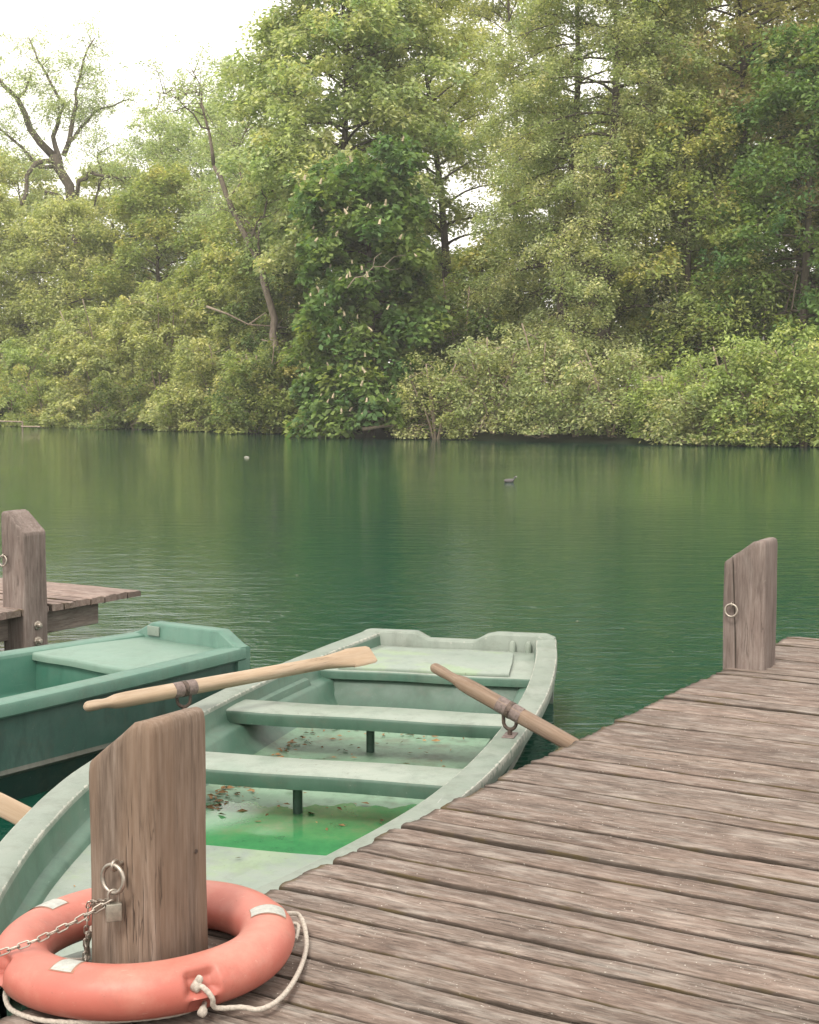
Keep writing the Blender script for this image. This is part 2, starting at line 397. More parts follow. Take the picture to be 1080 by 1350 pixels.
# ------------------------------------------------------------------ trees
class Wood:
    def __init__(s): s.mb = MB()
    def limb(s, pts, r0, r1, n=6):
        k = len(pts); s.mb.tube(pts, [r0 + (r1 - r0) * (i / (k - 1)) ** .8 for i in range(k)], n)
def leaves_mesh(name, sp, spr_r, n_per, L_, mat, parent, seed, flat=.3, droop=.25, tiltj=.55, aspect=.5, jit=.5):
    """sp: (n,3) twig centres; each twig carries n_per leaf blades of its own"""
    R = np.random.default_rng(seed); sp = np.asarray(sp, dtype=np.float64); n = len(sp)
    rad = spr_r * R.uniform(.6, 1.35, n)
    axis = R.normal(0, .33, (n, 3)); axis[:, 2] = 1; axis /= np.linalg.norm(axis, axis=1)[:, None]
    idx = np.repeat(np.arange(n), n_per); K = len(idx)
    a = R.uniform(0, 2 * PI, K); rr = np.sqrt(R.uniform(0, 1, K)) * rad[idx]
    off = np.stack([np.cos(a) * rr, np.sin(a) * rr, R.normal(0, flat, K) * rad[idx] - droop * rr ** 2 / rad[idx]], 1)
    ax = axis[idx]
    off = off - ax * (off[:, :2] * ax[:, :2]).sum(1)[:, None]
    # a few finger twigs so a clump has an uneven outline
    k5 = np.floor(a / (2 * PI) * 5) ; ln = (np.sin(idx * 12.9898 + k5 * 78.233) * 43758.5453) % 1.0
    off[:, :2] *= (.45 + .8 * ln)[:, None]
    c = sp[idx] + off
    d = np.stack([np.cos(a) + R.normal(0, .7, K), np.sin(a) + R.normal(0, .7, K), R.normal(-.25, .35, K)], 1)
    d /= np.linalg.norm(d, axis=1)[:, None]
    nn = ax + R.normal(0, tiltj, (K, 3)); s_ = np.cross(d, nn); s_ /= (np.linalg.norm(s_, axis=1)[:, None] + 1e-9)
    Ls = L_ * R.uniform(.6, 1.3, K)[:, None]; W = Ls * aspect
    v = np.empty((K, 4, 3)); v[:, 0] = c - d * Ls * .5; v[:, 1] = c + s_ * W * .5 + d * Ls * .05
    v[:, 2] = c + d * Ls * .5; v[:, 2, 2] -= Ls[:, 0] * .12; v[:, 3] = c - s_ * W * .5 + d * Ls * .05
    keep = c[:, 2] > .06
    v = v[keep]; K = len(v); idk = idx[keep]
    me = bpy.data.meshes.new(name); me.vertices.add(K * 4); me.vertices.foreach_set('co', v.astype(np.float32).ravel())
    me.loops.add(K * 4); me.loops.foreach_set('vertex_index', np.arange(K * 4, dtype=np.int32))
    me.polygons.add(K); me.polygons.foreach_set('loop_start', np.arange(0, K * 4, 4, dtype=np.int32))
    me.attributes.new('leafrnd', 'FLOAT', 'FACE').data.foreach_set('value', R.uniform(0, 1, K).astype(np.float32))
    tw = np.clip(R.normal(.5, .26, n), 0, 1)
    me.attributes.new('twigrnd', 'FLOAT', 'FACE').data.foreach_set('value', tw[idk].astype(np.float32))
    me.materials.append(mat); me.update(calc_edges=True)
    o = bpy.data.objects.new(name, me); COL.objects.link(o)
    if parent: o.parent = parent
    return o
NLEAF = [0]
def tree(name, label, cat, base, H, R_, hb, leaf, seed, nl=34, nsub=6, up=.25, droop=.35, spr=.75, n_per=70, L_=.22, lean=(0, 0),
         r0=.35, bark='bark', group=None, prof=None, stems=1, bias=None, flat=.28, trunk_pts=None, aspect=.5, twig_tubes=True):
    R = random.Random(seed); root = empty(name, base); tag(root, label, cat, group)
    W = Wood(); spr_pts = []
    prof = prof or (lambda t: (math.sin(PI * min(1, .16 + t * .84))) ** .65)
    for st in range(stems):
        a0 = 2 * PI * st / max(1, stems) + R.random()
        ln = (lean[0] + (math.cos(a0) * R_ * .5 if stems > 1 else 0), lean[1] + (math.sin(a0) * R_ * .35 if stems > 1 else 0))
        Hs = H * (1 if stems == 1 else R.uniform(.75, 1))
        if trunk_pts: tp = [Vector(p) for p in trunk_pts]
        else:
            ph = R.random() * 6
            tp = [Vector((ln[0] * t ** 1.3 + .10 * H * .18 * math.sin(ph + t * 7) * t, ln[1] * t ** 1.3 + .02 * H * math.cos(ph + t * 6) * t, -.6 + (Hs * .96 + .6) * t)) for t in [i / 11 for i in range(12)]]
        W.limb(tp, r0 / math.sqrt(stems), .03, 8)
        def tr(h):
            for i in range(len(tp) - 1):
                if tp[i + 1].z >= h: break
            u = (h - tp[i].z) / max(1e-6, tp[i + 1].z - tp[i].z); return tp[i].lerp(tp[i + 1], max(0, min(1, u)))
        az = R.random() * 6
        for i in range(nl // stems):
            t = ((i + R.random()) / (nl / stems)); h = hb + (Hs * .97 - hb) * t
            az += 2.399 + R.uniform(-.5, .5)
            Lm = R_ * prof(t) * R.uniform(.72, 1.12)
            if stems > 1: Lm *= .75
            if bias: Lm *= 1 + bias * math.cos(az + PI / 2)          # longer towards the water
            dx, dy = math.cos(az), math.sin(az); s = tr(h); K = 6
            upl = up * (.6 + .9 * t) + R.uniform(-.12, .12); bend = R.uniform(-.35, .35)
            pts = []
            for k in range(K + 1):
                u = k / K; ca, sa = math.cos(bend * u), math.sin(bend * u)
                ddx, ddy = dx * ca - dy * sa, dx * sa + dy * ca
                pts.append(s + Vector((ddx * Lm * u, ddy * Lm * u, Lm * (upl * 1.6 * u - droop * u * u * 1.3) + R.uniform(-.12, .12) * u)))
            for p in pts: p.z = max(p.z, .15 - base[2])
            W.limb(pts, max(.03, r0 * .30 * (1 - t * .7)) * (.6 if stems > 1 else 1), .012, 5)
            spr_pts.append(pts[-1])
            for k in range(nsub):
                u = .30 + .70 * (k + R.random()) / nsub; q = u * K; i0 = min(K - 1, int(q)); b = pts[i0].lerp(pts[i0 + 1], q - i0)
                d = (pts[i0 + 1] - pts[i0]).normalized(); sgn = 1 if k % 2 else -1; an = sgn * R.uniform(.6, 1.2)
                d2 = Vector((d.x * math.cos(an) - d.y * math.sin(an), d.x * math.sin(an) + d.y * math.cos(an), d.z + R.uniform(-.25, .45)))
                sl_ = Lm * .36 * (1.25 - u) + .45
                e = b + d2 * sl_; e.z = max(e.z, .2 - base[2])
                if twig_tubes: W.limb([b, b.lerp(e, .5) + Vector((0, 0, .06)), e], .022, .008, 3)
                spr_pts.append(e)
                if sl_ > 1.0: spr_pts.append(b.lerp(e, .5) + Vector((0, 0, R.uniform(-.2, .2))))
    for sp_ in ([] if stems > 1 else [tp[-1]]): spr_pts.append(sp_)
    W.mb.build('trunk', M[bark], root, smooth=180)
    leaves_mesh('crown', [tuple(p) for p in spr_pts], spr, n_per, L_, LM[leaf], root, seed, flat=flat, aspect=aspect)
    NLEAF[0] += len(spr_pts) * n_per
    return root, spr_pts
def gbase(px, Y, dz=0):
    x = (px - 540) / F * Y; return (x, Y, max(0, ground_h(x, Y)) + dz)
GT = 'trees on the far bank'
FULL = lambda t: (math.sin(PI * min(1, .30 + t * .70))) ** .55
# --- right and centre of the far bank
tree('ash_tree', 'very tall airy tree behind the centre gap, right of the thin centre one', 'tree', gbase(674, 100), 33, 4.0, 15, 'grey', 131, 46, 7, .5, .3, .9, 62, .24, r0=.3, group=GT, prof=FULL)
tree('ash_tree', 'very tall airy tree behind the gap between the pale tree and the thin one', 'tree', gbase(545, 104), 34, 5.5, 17, 'grey', 132, 44, 7, .5, .3, .9, 58, .24, r0=.3, group=GT, prof=FULL)
tree('ash_tree', 'very tall airy tree behind the rusty green crown at upper right', 'tree', gbase(905, 98), 33, 6, 12, 'mid', 133, 46, 7, .5, .3, .95, 70, .26, r0=.3, group=GT, prof=FULL)
tree('lime_tree', 'tall pale green tree towering left of centre, its top cut by the frame', 'tree', gbase(450, 78), 28, 6.0, 9.5, 'lime', 3, 88, 8, .35, .4, .9, 105, .27, r0=.4, group=GT, prof=FULL)
ct, cpts = tree('chestnut_tree', 'dark green chestnut dotted with cream blossom candles at the water', 'tree', gbase(487, 70.5), 13.5, 4.1, .4, 'chestnut', 5, 50, 7, .2, .5, .8, 75, .36, r0=.35, group=GT, prof=lambda t: (1 - t * .55) ** .6 * .95, bias=.12, aspect=.6)
tree('ash_tree', 'tall thin tree in the centre with white sky showing through', 'tree', gbase(592, 82), 27, 4.8, 6, 'grey', 8, 46, 7, .5, .28, .8, 75, .20, r0=.36, group=GT, bark='bark', lean=(-1.5, 0))
tree('maple_tree', 'mid green leafy tree between the chestnut and the alder, behind', 'tree', gbase(632, 76), 8.5, 3.0, .8, 'mid', 9, 34, 6, .25, .45, .75, 70, .24, r0=.25, group=GT)
al, _ = tree('alder_tree', 'olive green tree right of centre with a long upright trunk showing', 'tree', gbase(795, 66.5), 27, 5.4, 2.5, 'olive', 12, 80, 8, .22, .42, .75, 130, .15, r0=.44, bias=-.4, group=GT, lean=(.35, 0), prof=FULL)
tree('alder_tree', 'slim olive tree with a leaning trunk left of the upright alder', 'tree', gbase(738, 69), 27, 3.9, 4, 'olive', 14, 52, 7, .3, .4, .75, 120, .15, r0=.36, bias=-.35, group=GT, lean=(.9, 0))
tree('maple_tree', 'rusty brown and green tree filling the upper right', 'tree', gbase(968, 70), 27, 6.0, 9, 'rusty', 17, 66, 8, .3, .4, .85, 100, .23, r0=.4, group=GT, prof=FULL)
tree('hornbeam_tree', 'mid green tree under the rusty crown right of the alder', 'tree', gbase(900, 66), 15, 4.1, 2, 'mid', 19, 46, 7, .25, .45, .75, 80, .2, r0=.28, group=GT, prof=FULL)
tree('beech_tree', 'deep green tree at the right edge above the pale bushes', 'tree', gbase(1055, 64.5), 17.5, 4.4, 2, 'chestnut', 21, 48, 7, .2, .4, .8, 80, .24, r0=.32, group=GT, prof=FULL)
tree('poplar_tree', 'dark tall tree at the upper right corner behind the rusty one', 'tree', gbase(1090, 80), 27, 4.2, 4, 'dark', 23, 40, 6, .5, .3, .85, 80, .26, r0=.38, group=GT)
# --- bushes at the water, right half
GB = 'bushes hanging over the far waterline'
def bush(px, Y, H, R_, leaf, label, seed, L_=.17, n=65, nl=26, **k):
    return tree('waterside_bush', label, 'bush', gbase(px, Y), H, R_, .25, leaf, seed, nl, 5, .35, .55, .6, n, L_, stems=k.pop('stems', 5), r0=.14, group=GB, bark=k.pop('bark', 'twig'), prof=lambda t: 1 - .45 * t, **k)
bush(575, 66.8, 3.9, 2.4, 'grey', 'greyish twiggy bush at the water right of the chestnut', 31, .15)
bush(650, 66, 4.6, 2.6, 'olive', 'olive bush over the water left of the alder trunk', 32)
bush(722, 64.8, 5.2, 2.5, 'olive', 'tall yellow olive bush right below the leaning alder', 33, nl=34)
bush(805, 62.6, 3.9, 2.5, 'olive', 'bare stemmed olive bush below the upright alder trunk', 34)
bush(880, 60.8, 3.0, 2.2, 'bright', 'low bush between the olive bush and the largest pale one', 35)
bush(965, 58.2, 4.3, 2.7, 'bright', 'large pale green bush at the waterline near the right', 36, .19, 75, 32)
bush(1060, 56.8, 4.2, 2.4, 'bright', 'pale bush with thin upright stems at the right edge', 37, .19, 75, 32)
bush(620, 71, 7.5, 2.8, 'dark', 'dark bush behind the water bushes right of the chestnut', 38, .24, 70, 30)
bush(905, 65.5, 7, 2.8, 'dark', 'dark green bush behind the low pale ones on the right', 39, .22, 70, 30)
bush(1010, 65, 7.5, 3.0, 'dark', 'dark green bush below the beech at the right', 40, .22, 70, 30)
bush(925, 58.6, 2.4, 2.2, 'olive', 'small low bush between the two pale ones at the right waterline', 66, .17, 70, 22)
bush(1010, 57.2, 2.6, 2.2, 'mid', 'small low green bush at the waterline left of the right edge', 67, .17, 70, 22)
bush(760, 63.4, 2.6, 2.2, 'olive', 'small low bush at the waterline left of the upright alder', 68, .16, 70, 22)
# --- left bay
tree('field_maple_tree', 'green tree rising behind the leaning bare trunk', 'tree', gbase(335, 101), 14.5, 5.0, 2, 'mid', 51, 48, 6, .3, .4, .95, 80, .27, r0=.3, group=GT, prof=FULL)
tree('field_maple_tree', 'yellow green round tree in the left bay, beside the big oak', 'tree', gbase(215, 108), 17.5, 6.0, 2, 'mid', 52, 54, 7, .3, .4, 1.0, 85, .28, r0=.34, group=GT, prof=FULL)
tree('willow_tree', 'grey green tree in front of the big oak at the left', 'tree', gbase(95, 110), 16, 6.0, 1.5, 'grey', 53, 54, 7, .3, .45, 1.0, 85, .27, r0=.34, group=GT, prof=FULL)
tree('willow_tree', 'grey green tree cut by the left edge of the photograph', 'tree', gbase(-25, 112), 18, 6.0, 1.5, 'grey', 54, 54, 7, .3, .45, 1.0, 85, .27, r0=.34, group=GT, prof=FULL)
tree('hazel_tree', 'dark green tree under the leaning trunk beside the chestnut', 'tree', gbase(365, 85), 10.5, 3.6, .8, 'dark', 55, 42, 6, .2, .5, .8, 80, .25, r0=.25, group=GT, prof=FULL)
tree('hazel_tree', 'mid green broad tree at the middle of the left bay', 'tree', gbase(290, 93), 10.5, 4.6, .8, 'mid', 56, 46, 6, .2, .5, .9, 85, .25, r0=.25, group=GT, prof=FULL)
bush(20, 102, 6.5, 4.5, 'bright', 'yellow green bush over the water at the far left', 57, .26, 90, 34)
bush(135, 94, 9.5, 4.8, 'grey', 'big layered grey green bush at the left shoreline', 58, .25, 95, 44)
bush(215, 89.5, 8.2, 4.2, 'grey', 'layered grey green bush right of the biggest left one', 59, .24, 95, 40)
bush(295, 83.5, 5.6, 3.6, 'grey', 'low grey green bush dipping over dark water at left', 60, .22, 95, 36)
bush(372, 78, 4.6, 2.6, 'dark', 'dark shaded bush in the corner left of the chestnut', 61, .22, 80, 30)
bush(60, 97, 3.4, 3.4, 'mid', 'low green bush touching the water at the far left bank', 62, .2, 80, 26)
bush(180, 88.5, 3.0, 3.0, 'dark', 'low dark bush at the waterline in the middle of the left bay', 63, .2, 80, 26)
bush(255, 83, 2.8, 2.8, 'grey', 'low bush at the waterline right of the middle of the left bay', 64, .2, 80, 26)
bush(335, 78, 2.8, 2.6, 'dark', 'low dark bush at the waterline left of the chestnut corner', 65, .2, 80, 26)
bush(350, 77.3, 5.6, 2.6, 'mid', 'round green bush hiding the foot of the leaning tree', 69, .2, 85, 28)
tree('poplar_tree', 'dark tree closing the gap behind the beech at the right edge', 'tree', gbase(1050, 84), 21, 4.6, 2, 'dark', 134, 44, 6, .4, .35, .9, 75, .26, r0=.3, group=GT, prof=FULL)
# --- second row that closes the wood
GS = 'trees of the second row deeper in the wood'
for i, (px, Y, H, R_, lf, lab) in enumerate([
    (-150, 118, 19, 6.5, 'mid', 'green tree outside the left edge of the photograph'), (30, 128, 21.5, 7, 'grey', 'green tree behind the big oak far left'),
    (150, 126, 20.5, 7, 'grey', 'grey green tree behind the left bay trees'), (275, 118, 24, 6, 'oak', 'green tree behind the slender leaning tree'),
    (390, 100, 19, 5.5, 'lime', 'pale green tree behind the dark corner bush'), (535, 96, 13, 4.0, 'dark', 'dark tree between the tall pale tree and the thin centre one'),
    (735, 92, 19, 4.4, 'dark', 'dark tree seen behind the leaning alder'), (850, 88, 24, 5.5, 'mid', 'tall green tree behind the upright alder'),
    (985, 92, 23, 5.5, 'dark', 'dark tree behind the rusty crown'), (1180, 70, 20, 6, 'mid', 'green tree outside the right edge of the photograph'),
    (1330, 72, 23, 6.5, 'olive', 'olive tree far outside the right edge'), (-330, 112, 20, 7, 'grey', 'grey green tree far outside the left edge'),
    (-470, 110, 18, 7, 'mid', 'green tree beyond the left edge, second past the grey green one'), (-640, 106, 19, 7, 'grey', 'grey green tree at the widest part of the left bay'),
    (-820, 102, 17, 7, 'dark', 'dark tree on the shore well left of the photograph'), (-1010, 98, 18, 7, 'mid', 'green tree farthest left along the shore'),
    (1520, 66, 21, 7, 'dark', 'dark tree on the shore well right of the photograph'), (1760, 62, 20, 7, 'mid', 'green tree farthest right along the shore')]):
    tree('wood_tree', lab, 'tree', gbase(px, Y), H, R_, 1.5, lf, 80 + i, 44, 6, .3, .4, 1.05, 75, .32, r0=.34, group=GS, prof=FULL, twig_tubes=False)

tree('birch_tree', 'thin pale green tree with an airy top right of the leaning tree', 'tree', gbase(318, 104), 24, 4.6, 6, 'oak', 121, 44, 7, .5, .3, .85, 55, .2, r0=.22, group=GT, bark='bark_pale', prof=FULL)
tree('birch_tree', 'thin pale green tree with an airy top left of the leaning tree', 'tree', gbase(222, 114), 22, 5.0, 6, 'oak', 122, 44, 7, .5, .3, .9, 55, .2, r0=.22, group=GT, bark='bark_pale', prof=FULL)
# --- big gnarled oak at the left: limbs laid out one by one
def limb_tree(name, label, cat, Y, base_px, limbs, leaf, seed, spr, n_per, L_, bark, dens, r_scale=1.0):
    base = Vector(gbase(base_px, Y)); root = empty(name, base); tag(root, label, cat, GT)
    R = random.Random(seed); W = Wood(); pts_s = []
    for li, (dY, px, r0, r1, lf) in enumerate(limbs):
        P = [far(x, y, Y + dY * (k / (len(px) - 1))) - base for k, (x, y) in enumerate(px)]
        # subdivide with a crooked wobble
        Q = [P[0]]
        for a, b in zip(P, P[1:]):
            seg = (b - a).length; ns = max(2, int(seg / .9))
            for k in range(1, ns + 1):
                q = a.lerp(b, k / ns)
                if k < ns: q = q + Vector((R.gauss(0, .10), R.gauss(0, .25), R.gauss(0, .10)))
                Q.append(q)
        W.limb(Q, r0 * r_scale, r1 * r_scale, 7)
        if lf:
            for k in range(int(len(Q) * lf * dens)):
                u = R.uniform(.25, 1) * (len(Q) - 1); i0 = min(len(Q) - 2, int(u)); b = Q[i0].lerp(Q[i0 + 1], u - i0)
                d = Vector((R.gauss(0, 1), R.gauss(0, 1.0), R.gauss(.35, .7))).normalized()
                l_ = R.uniform(.8, 2.6)
                mid = b + d * l_ * .5 + Vector((0, 0, R.uniform(-.2, .3))); e = b + d * l_
                W.limb([b, mid, e], .035, .010, 4)
                for _ in range(3):
                    s2 = mid.lerp(e, R.random()); e2 = s2 + Vector((R.gauss(0, .6), R.gauss(0, .6), R.gauss(.1, .4)))
                    W.limb([s2, e2], .014, .006, 3); pts_s.append(e2)
                pts_s.append(e)
    W.mb.build('trunk', M[bark], root, smooth=180)
    leaves_mesh('crown', [tuple(p) for p in pts_s], spr, n_per, L_, LM[leaf], root, seed, flat=.35)
    NLEAF[0] += len(pts_s) * n_per
    return root
limb_tree('oak_tree', 'big gnarled oak with crooked dark limbs and thin young leaves at left', 'tree', 119, 118, [
    (0, [(118, 540), (112, 400), (104, 300), (92, 245), (70, 205)], .62, .34, 0),
    (-2, [(70, 205), (40, 170), (22, 128), (-8, 95), (-40, 85)], .32, .10, 1.2),
    (1, [(22, 128), (34, 118), (42, 95)], .16, .05, 1),
    (2, [(80, 222), (70, 180), (85, 140), (60, 95), (38, 50)], .24, .05, 1.3),
    (-1, [(84, 205), (95, 165), (100, 120), (110, 80), (125, 50)], .22, .05, 1.4),
    (2, [(88, 190), (105, 170), (125, 148), (148, 140), (172, 130)], .17, .04, 1.3),
    (-3, [(72, 212), (48, 215), (35, 232), (28, 270)], .22, .13, .5),
    (2, [(76, 218), (52, 220), (30, 195), (0, 170), (-35, 160)], .18, .06, 1.2),
    (-3, [(100, 262), (104, 238), (118, 226), (138, 232), (160, 235), (182, 238)], .20, .06, .6),
    (1, [(138, 232), (130, 250), (124, 272)], .13, .07, .2),
    (1, [(135, 228), (128, 205), (150, 190)], .09, .03, 1.1),
    (2, [(104, 300), (80, 258), (60, 252), (58, 290)], .17, .08, .4),
], 'oak', 201, .85, 44, .19, 'bark', 1.9, 1.1)
limb_tree('leaning_tree', 'slender nearly bare tree leaning left above the left bay', 'tree', 79.5, 372, [
    (0, [(372, 540), (362, 420), (345, 350), (318, 300), (298, 255), (282, 218)], .33, .17, .15),
    (1, [(282, 218), (276, 175), (266, 135), (252, 90)], .15, .03, .9),
    (-2, [(276, 170), (255, 150), (235, 130), (208, 122)], .08, .02, .9),
    (2, [(270, 150), (262, 122), (240, 112)], .06, .02, .8),
    (-1, [(330, 322), (335, 305), (345, 285)], .12, .05, .3),
    (1, [(350, 352), (338, 312), (318, 285), (300, 278)], .10, .03, .6),
    (-2, [(345, 350), (342, 300), (352, 262), (345, 250)], .11, .04, .3),
    (2, [(300, 262), (318, 240), (312, 200), (330, 160)], .07, .02, .8),
], 'oak', 203, .6, 26, .16, 'bark_pale', 1.7, .78)
# dead pale boughs low over the water
def bough(name, label, Y, lines, r, mat='twig'):
    W = Wood(); o0 = far(*lines[0][0], Y)
    for k, ln in enumerate(lines):
        P = [far(x, y, Y + .2 * i) - o0 for i, (x, y) in enumerate(ln)]
        W.limb(P, r * (1 if k == 0 else .6), r * .25, 6)
    o = W.mb.build(name, M[mat], smooth=180, loc=o0); tag(o, label, 'branch'); return o
bough('fallen_branch', 'pale dead branch arching down into the water right of the chestnut', 66.6, [[(478, 566), (505, 562), (538, 560), (562, 570), (575, 582)], [(541, 561), (545, 570), (548, 580), (552, 586)], [(543, 561), (530, 572), (548, 592)], [(480, 540), (500, 549), (512, 558)]], .09)
bough('fallen_branch', 'reddish dead branch hanging over the left bay beside the leaning tree', 80.5, [[(272, 404), (300, 414), (328, 428), (362, 430), (378, 432)], [(328, 428), (350, 412), (362, 428)], [(345, 448), (362, 452), (380, 448)]], .075)
bough('fallen_branch', 'grey forked dead twigs inside the chestnut foliage', 65.0, [[(458, 380), (468, 366), (480, 364), (492, 352), (506, 351), (520, 338), (536, 336)], [(480, 364), (488, 372), (500, 370)], [(492, 352), (494, 340), (503, 333)], [(506, 351), (514, 356), (528, 354)]], .03)
bough('fallen_branch', 'dark broken branch dipping into the water at the far left', 103.5, [[(108, 550), (98, 556), (88, 562), (80, 568)], [(92, 560), (82, 556), (70, 552)]], .14, 'bark')

# cream candles of blossom on the chestnut
bm = MB()
rows = []
for k in range(7):
    t = k / 6; r_ = .062 * (1 - t) ** .7 * (1 + .25 * math.sin(k * 5)) + .006
    rows.append([(math.cos(a) * r_ * (1 + .2 * math.sin(a * 5 + k)), math.sin(a) * r_ * (1 + .2 * math.sin(a * 5 + k)), t * .27) for a in [2 * PI * j / 10 for j in range(10)]])
bm.grid(rows, closed_v=True, cap=True)
proto = bm.build('blossom', M['blossom'], ct, smooth=60)
R = random.Random(5)
front = [p for p in cpts if p.y < -.6 and p.x < 2.0 and p.z > .8]
R.shuffle(front); lft = [p for p in front if p.x < .2 and p.z < 10.5]; front = (lft[:64] + [p for p in front if p not in lft])[:86]
for i, p in enumerate(front):
    o = proto if i == 0 else proto.copy()
    if i: COL.objects.link(o); o.parent = ct
    o.location = p + Vector((R.uniform(-.5, .5), -R.uniform(.35, .8), R.uniform(.05, .3)))
    o.rotation_euler = (R.uniform(-.6, .6), R.uniform(-.6, .6), R.uniform(0, 6)); k = R.uniform(.5, 1.25); o.scale = (k, k, k)

# far-off wood that closes the horizon
R = np.random.default_rng(4); n = 5200
X = R.uniform(-150, 150, n); Yb = np.array([max(shore(x), 50) for x in X]) + R.uniform(26, 60, n)
Z = R.uniform(0, 1, n) ** .8 * (8.5 + 2.5 * np.sin(X * .11) + 1.5 * np.sin(X * .33)) + 1
fw = leaves_mesh('distant_wood', np.stack([X, Yb, Z], 1), 1.9, 26, .62, LM['dark'], None, 77, flat=.4)
tag(fw, 'dense dim green wood closing the view behind the shore trees', 'woodland', kind='stuff')
print('leaf blades', NLEAF[0])

# ------------------------------------------------------------------ jetties
E_ = Vector((.515, .857, 0)).normalized(); P_ = Vector((E_.y, -E_.x, 0))     # along the edge; along the boards
DZ = .45
ANG = math.atan2(P_.y, P_.x)          # local x = along the boards, local y = along the edge
def jetty(name, label, O, u0, u1, wdt, seed, mats, sgn=1, notches=()):
    R = random.Random(seed)
    root = empty(name, O, ANG); tag(root, label, 'jetty')
    b = MB(); fr = []; ed = []
    u = u1
    while u > u0:
        wd = R.choice([.12, .135, .145, .155, .17, .13, .14]); gap = R.choice([.004, .005, .007, .010, .013, .008])
        ya, yb = u - wd, u
        x0 = R.uniform(-.010, .008); x1 = wdt + R.uniform(-.03, .03); rv = R.random()
        zt = R.uniform(-.004, .003); tilt = R.uniform(-.006, .006); NL = 72; ph = R.uniform(0, 50)
        cs = [(0, -.048, 1), (0, -.009, 1), (.002, -.0035, .9), (.007, -.0008, .3), (.024, .0008, 0), (.5, None, 0)]
        prof = []
        for o_, z_, e_ in cs[:-1]: prof.append((o_, z_, e_, 0))
        prof += [(.3, .0005, 0, 2), (.5, -.0012, 0, 2), (.7, .0005, 0, 2)]
        for o_, z_, e_ in reversed(cs[:-1]): prof.append((o_, z_, e_, 1))
        rows = []; er = []
        W_ = wd - gap
        for i in range(NL + 1):
            # denser near the open end, where it is seen
            x = x0 + (x1 - x0) * i / NL
            wa = .0026 * math.sin(x * 9 + ph) + .0016 * math.sin(x * 31 + ph * 2) + .001 * math.sin(x * 83 + ph)
            wb = .0026 * math.sin(x * 8 + ph * 3) + .0016 * math.sin(x * 27 + ph) + .001 * math.sin(x * 71 + ph * 5)
            endc = .004 * math.exp(-((x - x0) / .02) ** 2)
            row = []
            for (o_, z_, e_, md) in prof:
                if md == 0: y = ya + o_ + wa
                elif md == 1: y = ya + W_ - o_ + wb
                else: y = ya + W_ * o_
                f = (y - ya) / W_
                z = zt + z_ + tilt * (f - .5) * 2 + (.0016 * math.sin(x * 3.1 + f * 5 + ph) + .0012 * math.sin(x * 13 + f * 21 + ph)) * (1 if z_ > -.01 else 0)
                if z_ > -.01: z -= endc
                row.append((sgn * (x + (.003 * math.sin(f * 19 + ph) if i == 0 else 0)), y, z)); er.append(e_ if i > 0 else 1)
            rows.append(row)
        nf = len(b.f)
        b.grid(rows, cap=False); k = len(prof)
        b.grid([[rows[0][j] for j in range(k)], [(rows[0][0][0] + (rows[0][j][0] - rows[0][0][0]) * 0, rows[0][j][1], -.048) for j in range(k)]]); er += [.6] * (2 * k)
        ed += er; fr += [rv] * (len(b.f) - nf)
        u -= wd
    b.build('deck', mats[0], root, smooth=50, fattr={'rnd': fr}, vattr={'edge': ed})
    # bearers and cross beams below the boards
    for xb in (.16, wdt * .5, wdt - .24):
        q = MB(); q.box(min(sgn * xb, sgn * (xb + .09)), max(sgn * xb, sgn * (xb + .09)), u0 + .05, u1 - .30, -.232, -.0505)
        q.build('bearer_beam', mats[1], root, bevel=.006)
    uu = u1 - .9
    while uu > u0:
        for xb in (.24, wdt - .34):
            q = MB(); q.tube([(sgn * (xb + .09), uu, -2.6), (sgn * (xb + .09), uu, -.056)], .085, 12)
            q.build('pile', mats[1], root, smooth=40)
        uu -= 2.6
    return root
OA = at(370, 1165, DZ)
jetty('jetty', 'large weathered board jetty running out along the right of the picture', OA, -6.6, 5.28, 3.4, 3, (M['deck'], M['beam']))
OB = at(187, 777, DZ)
jetty('jetty', 'small weathered jetty end with mossy board ends at the left', OB, -7.2, 0, 2.3, 9, (M['deck_far'], M['beam']), sgn=-1)

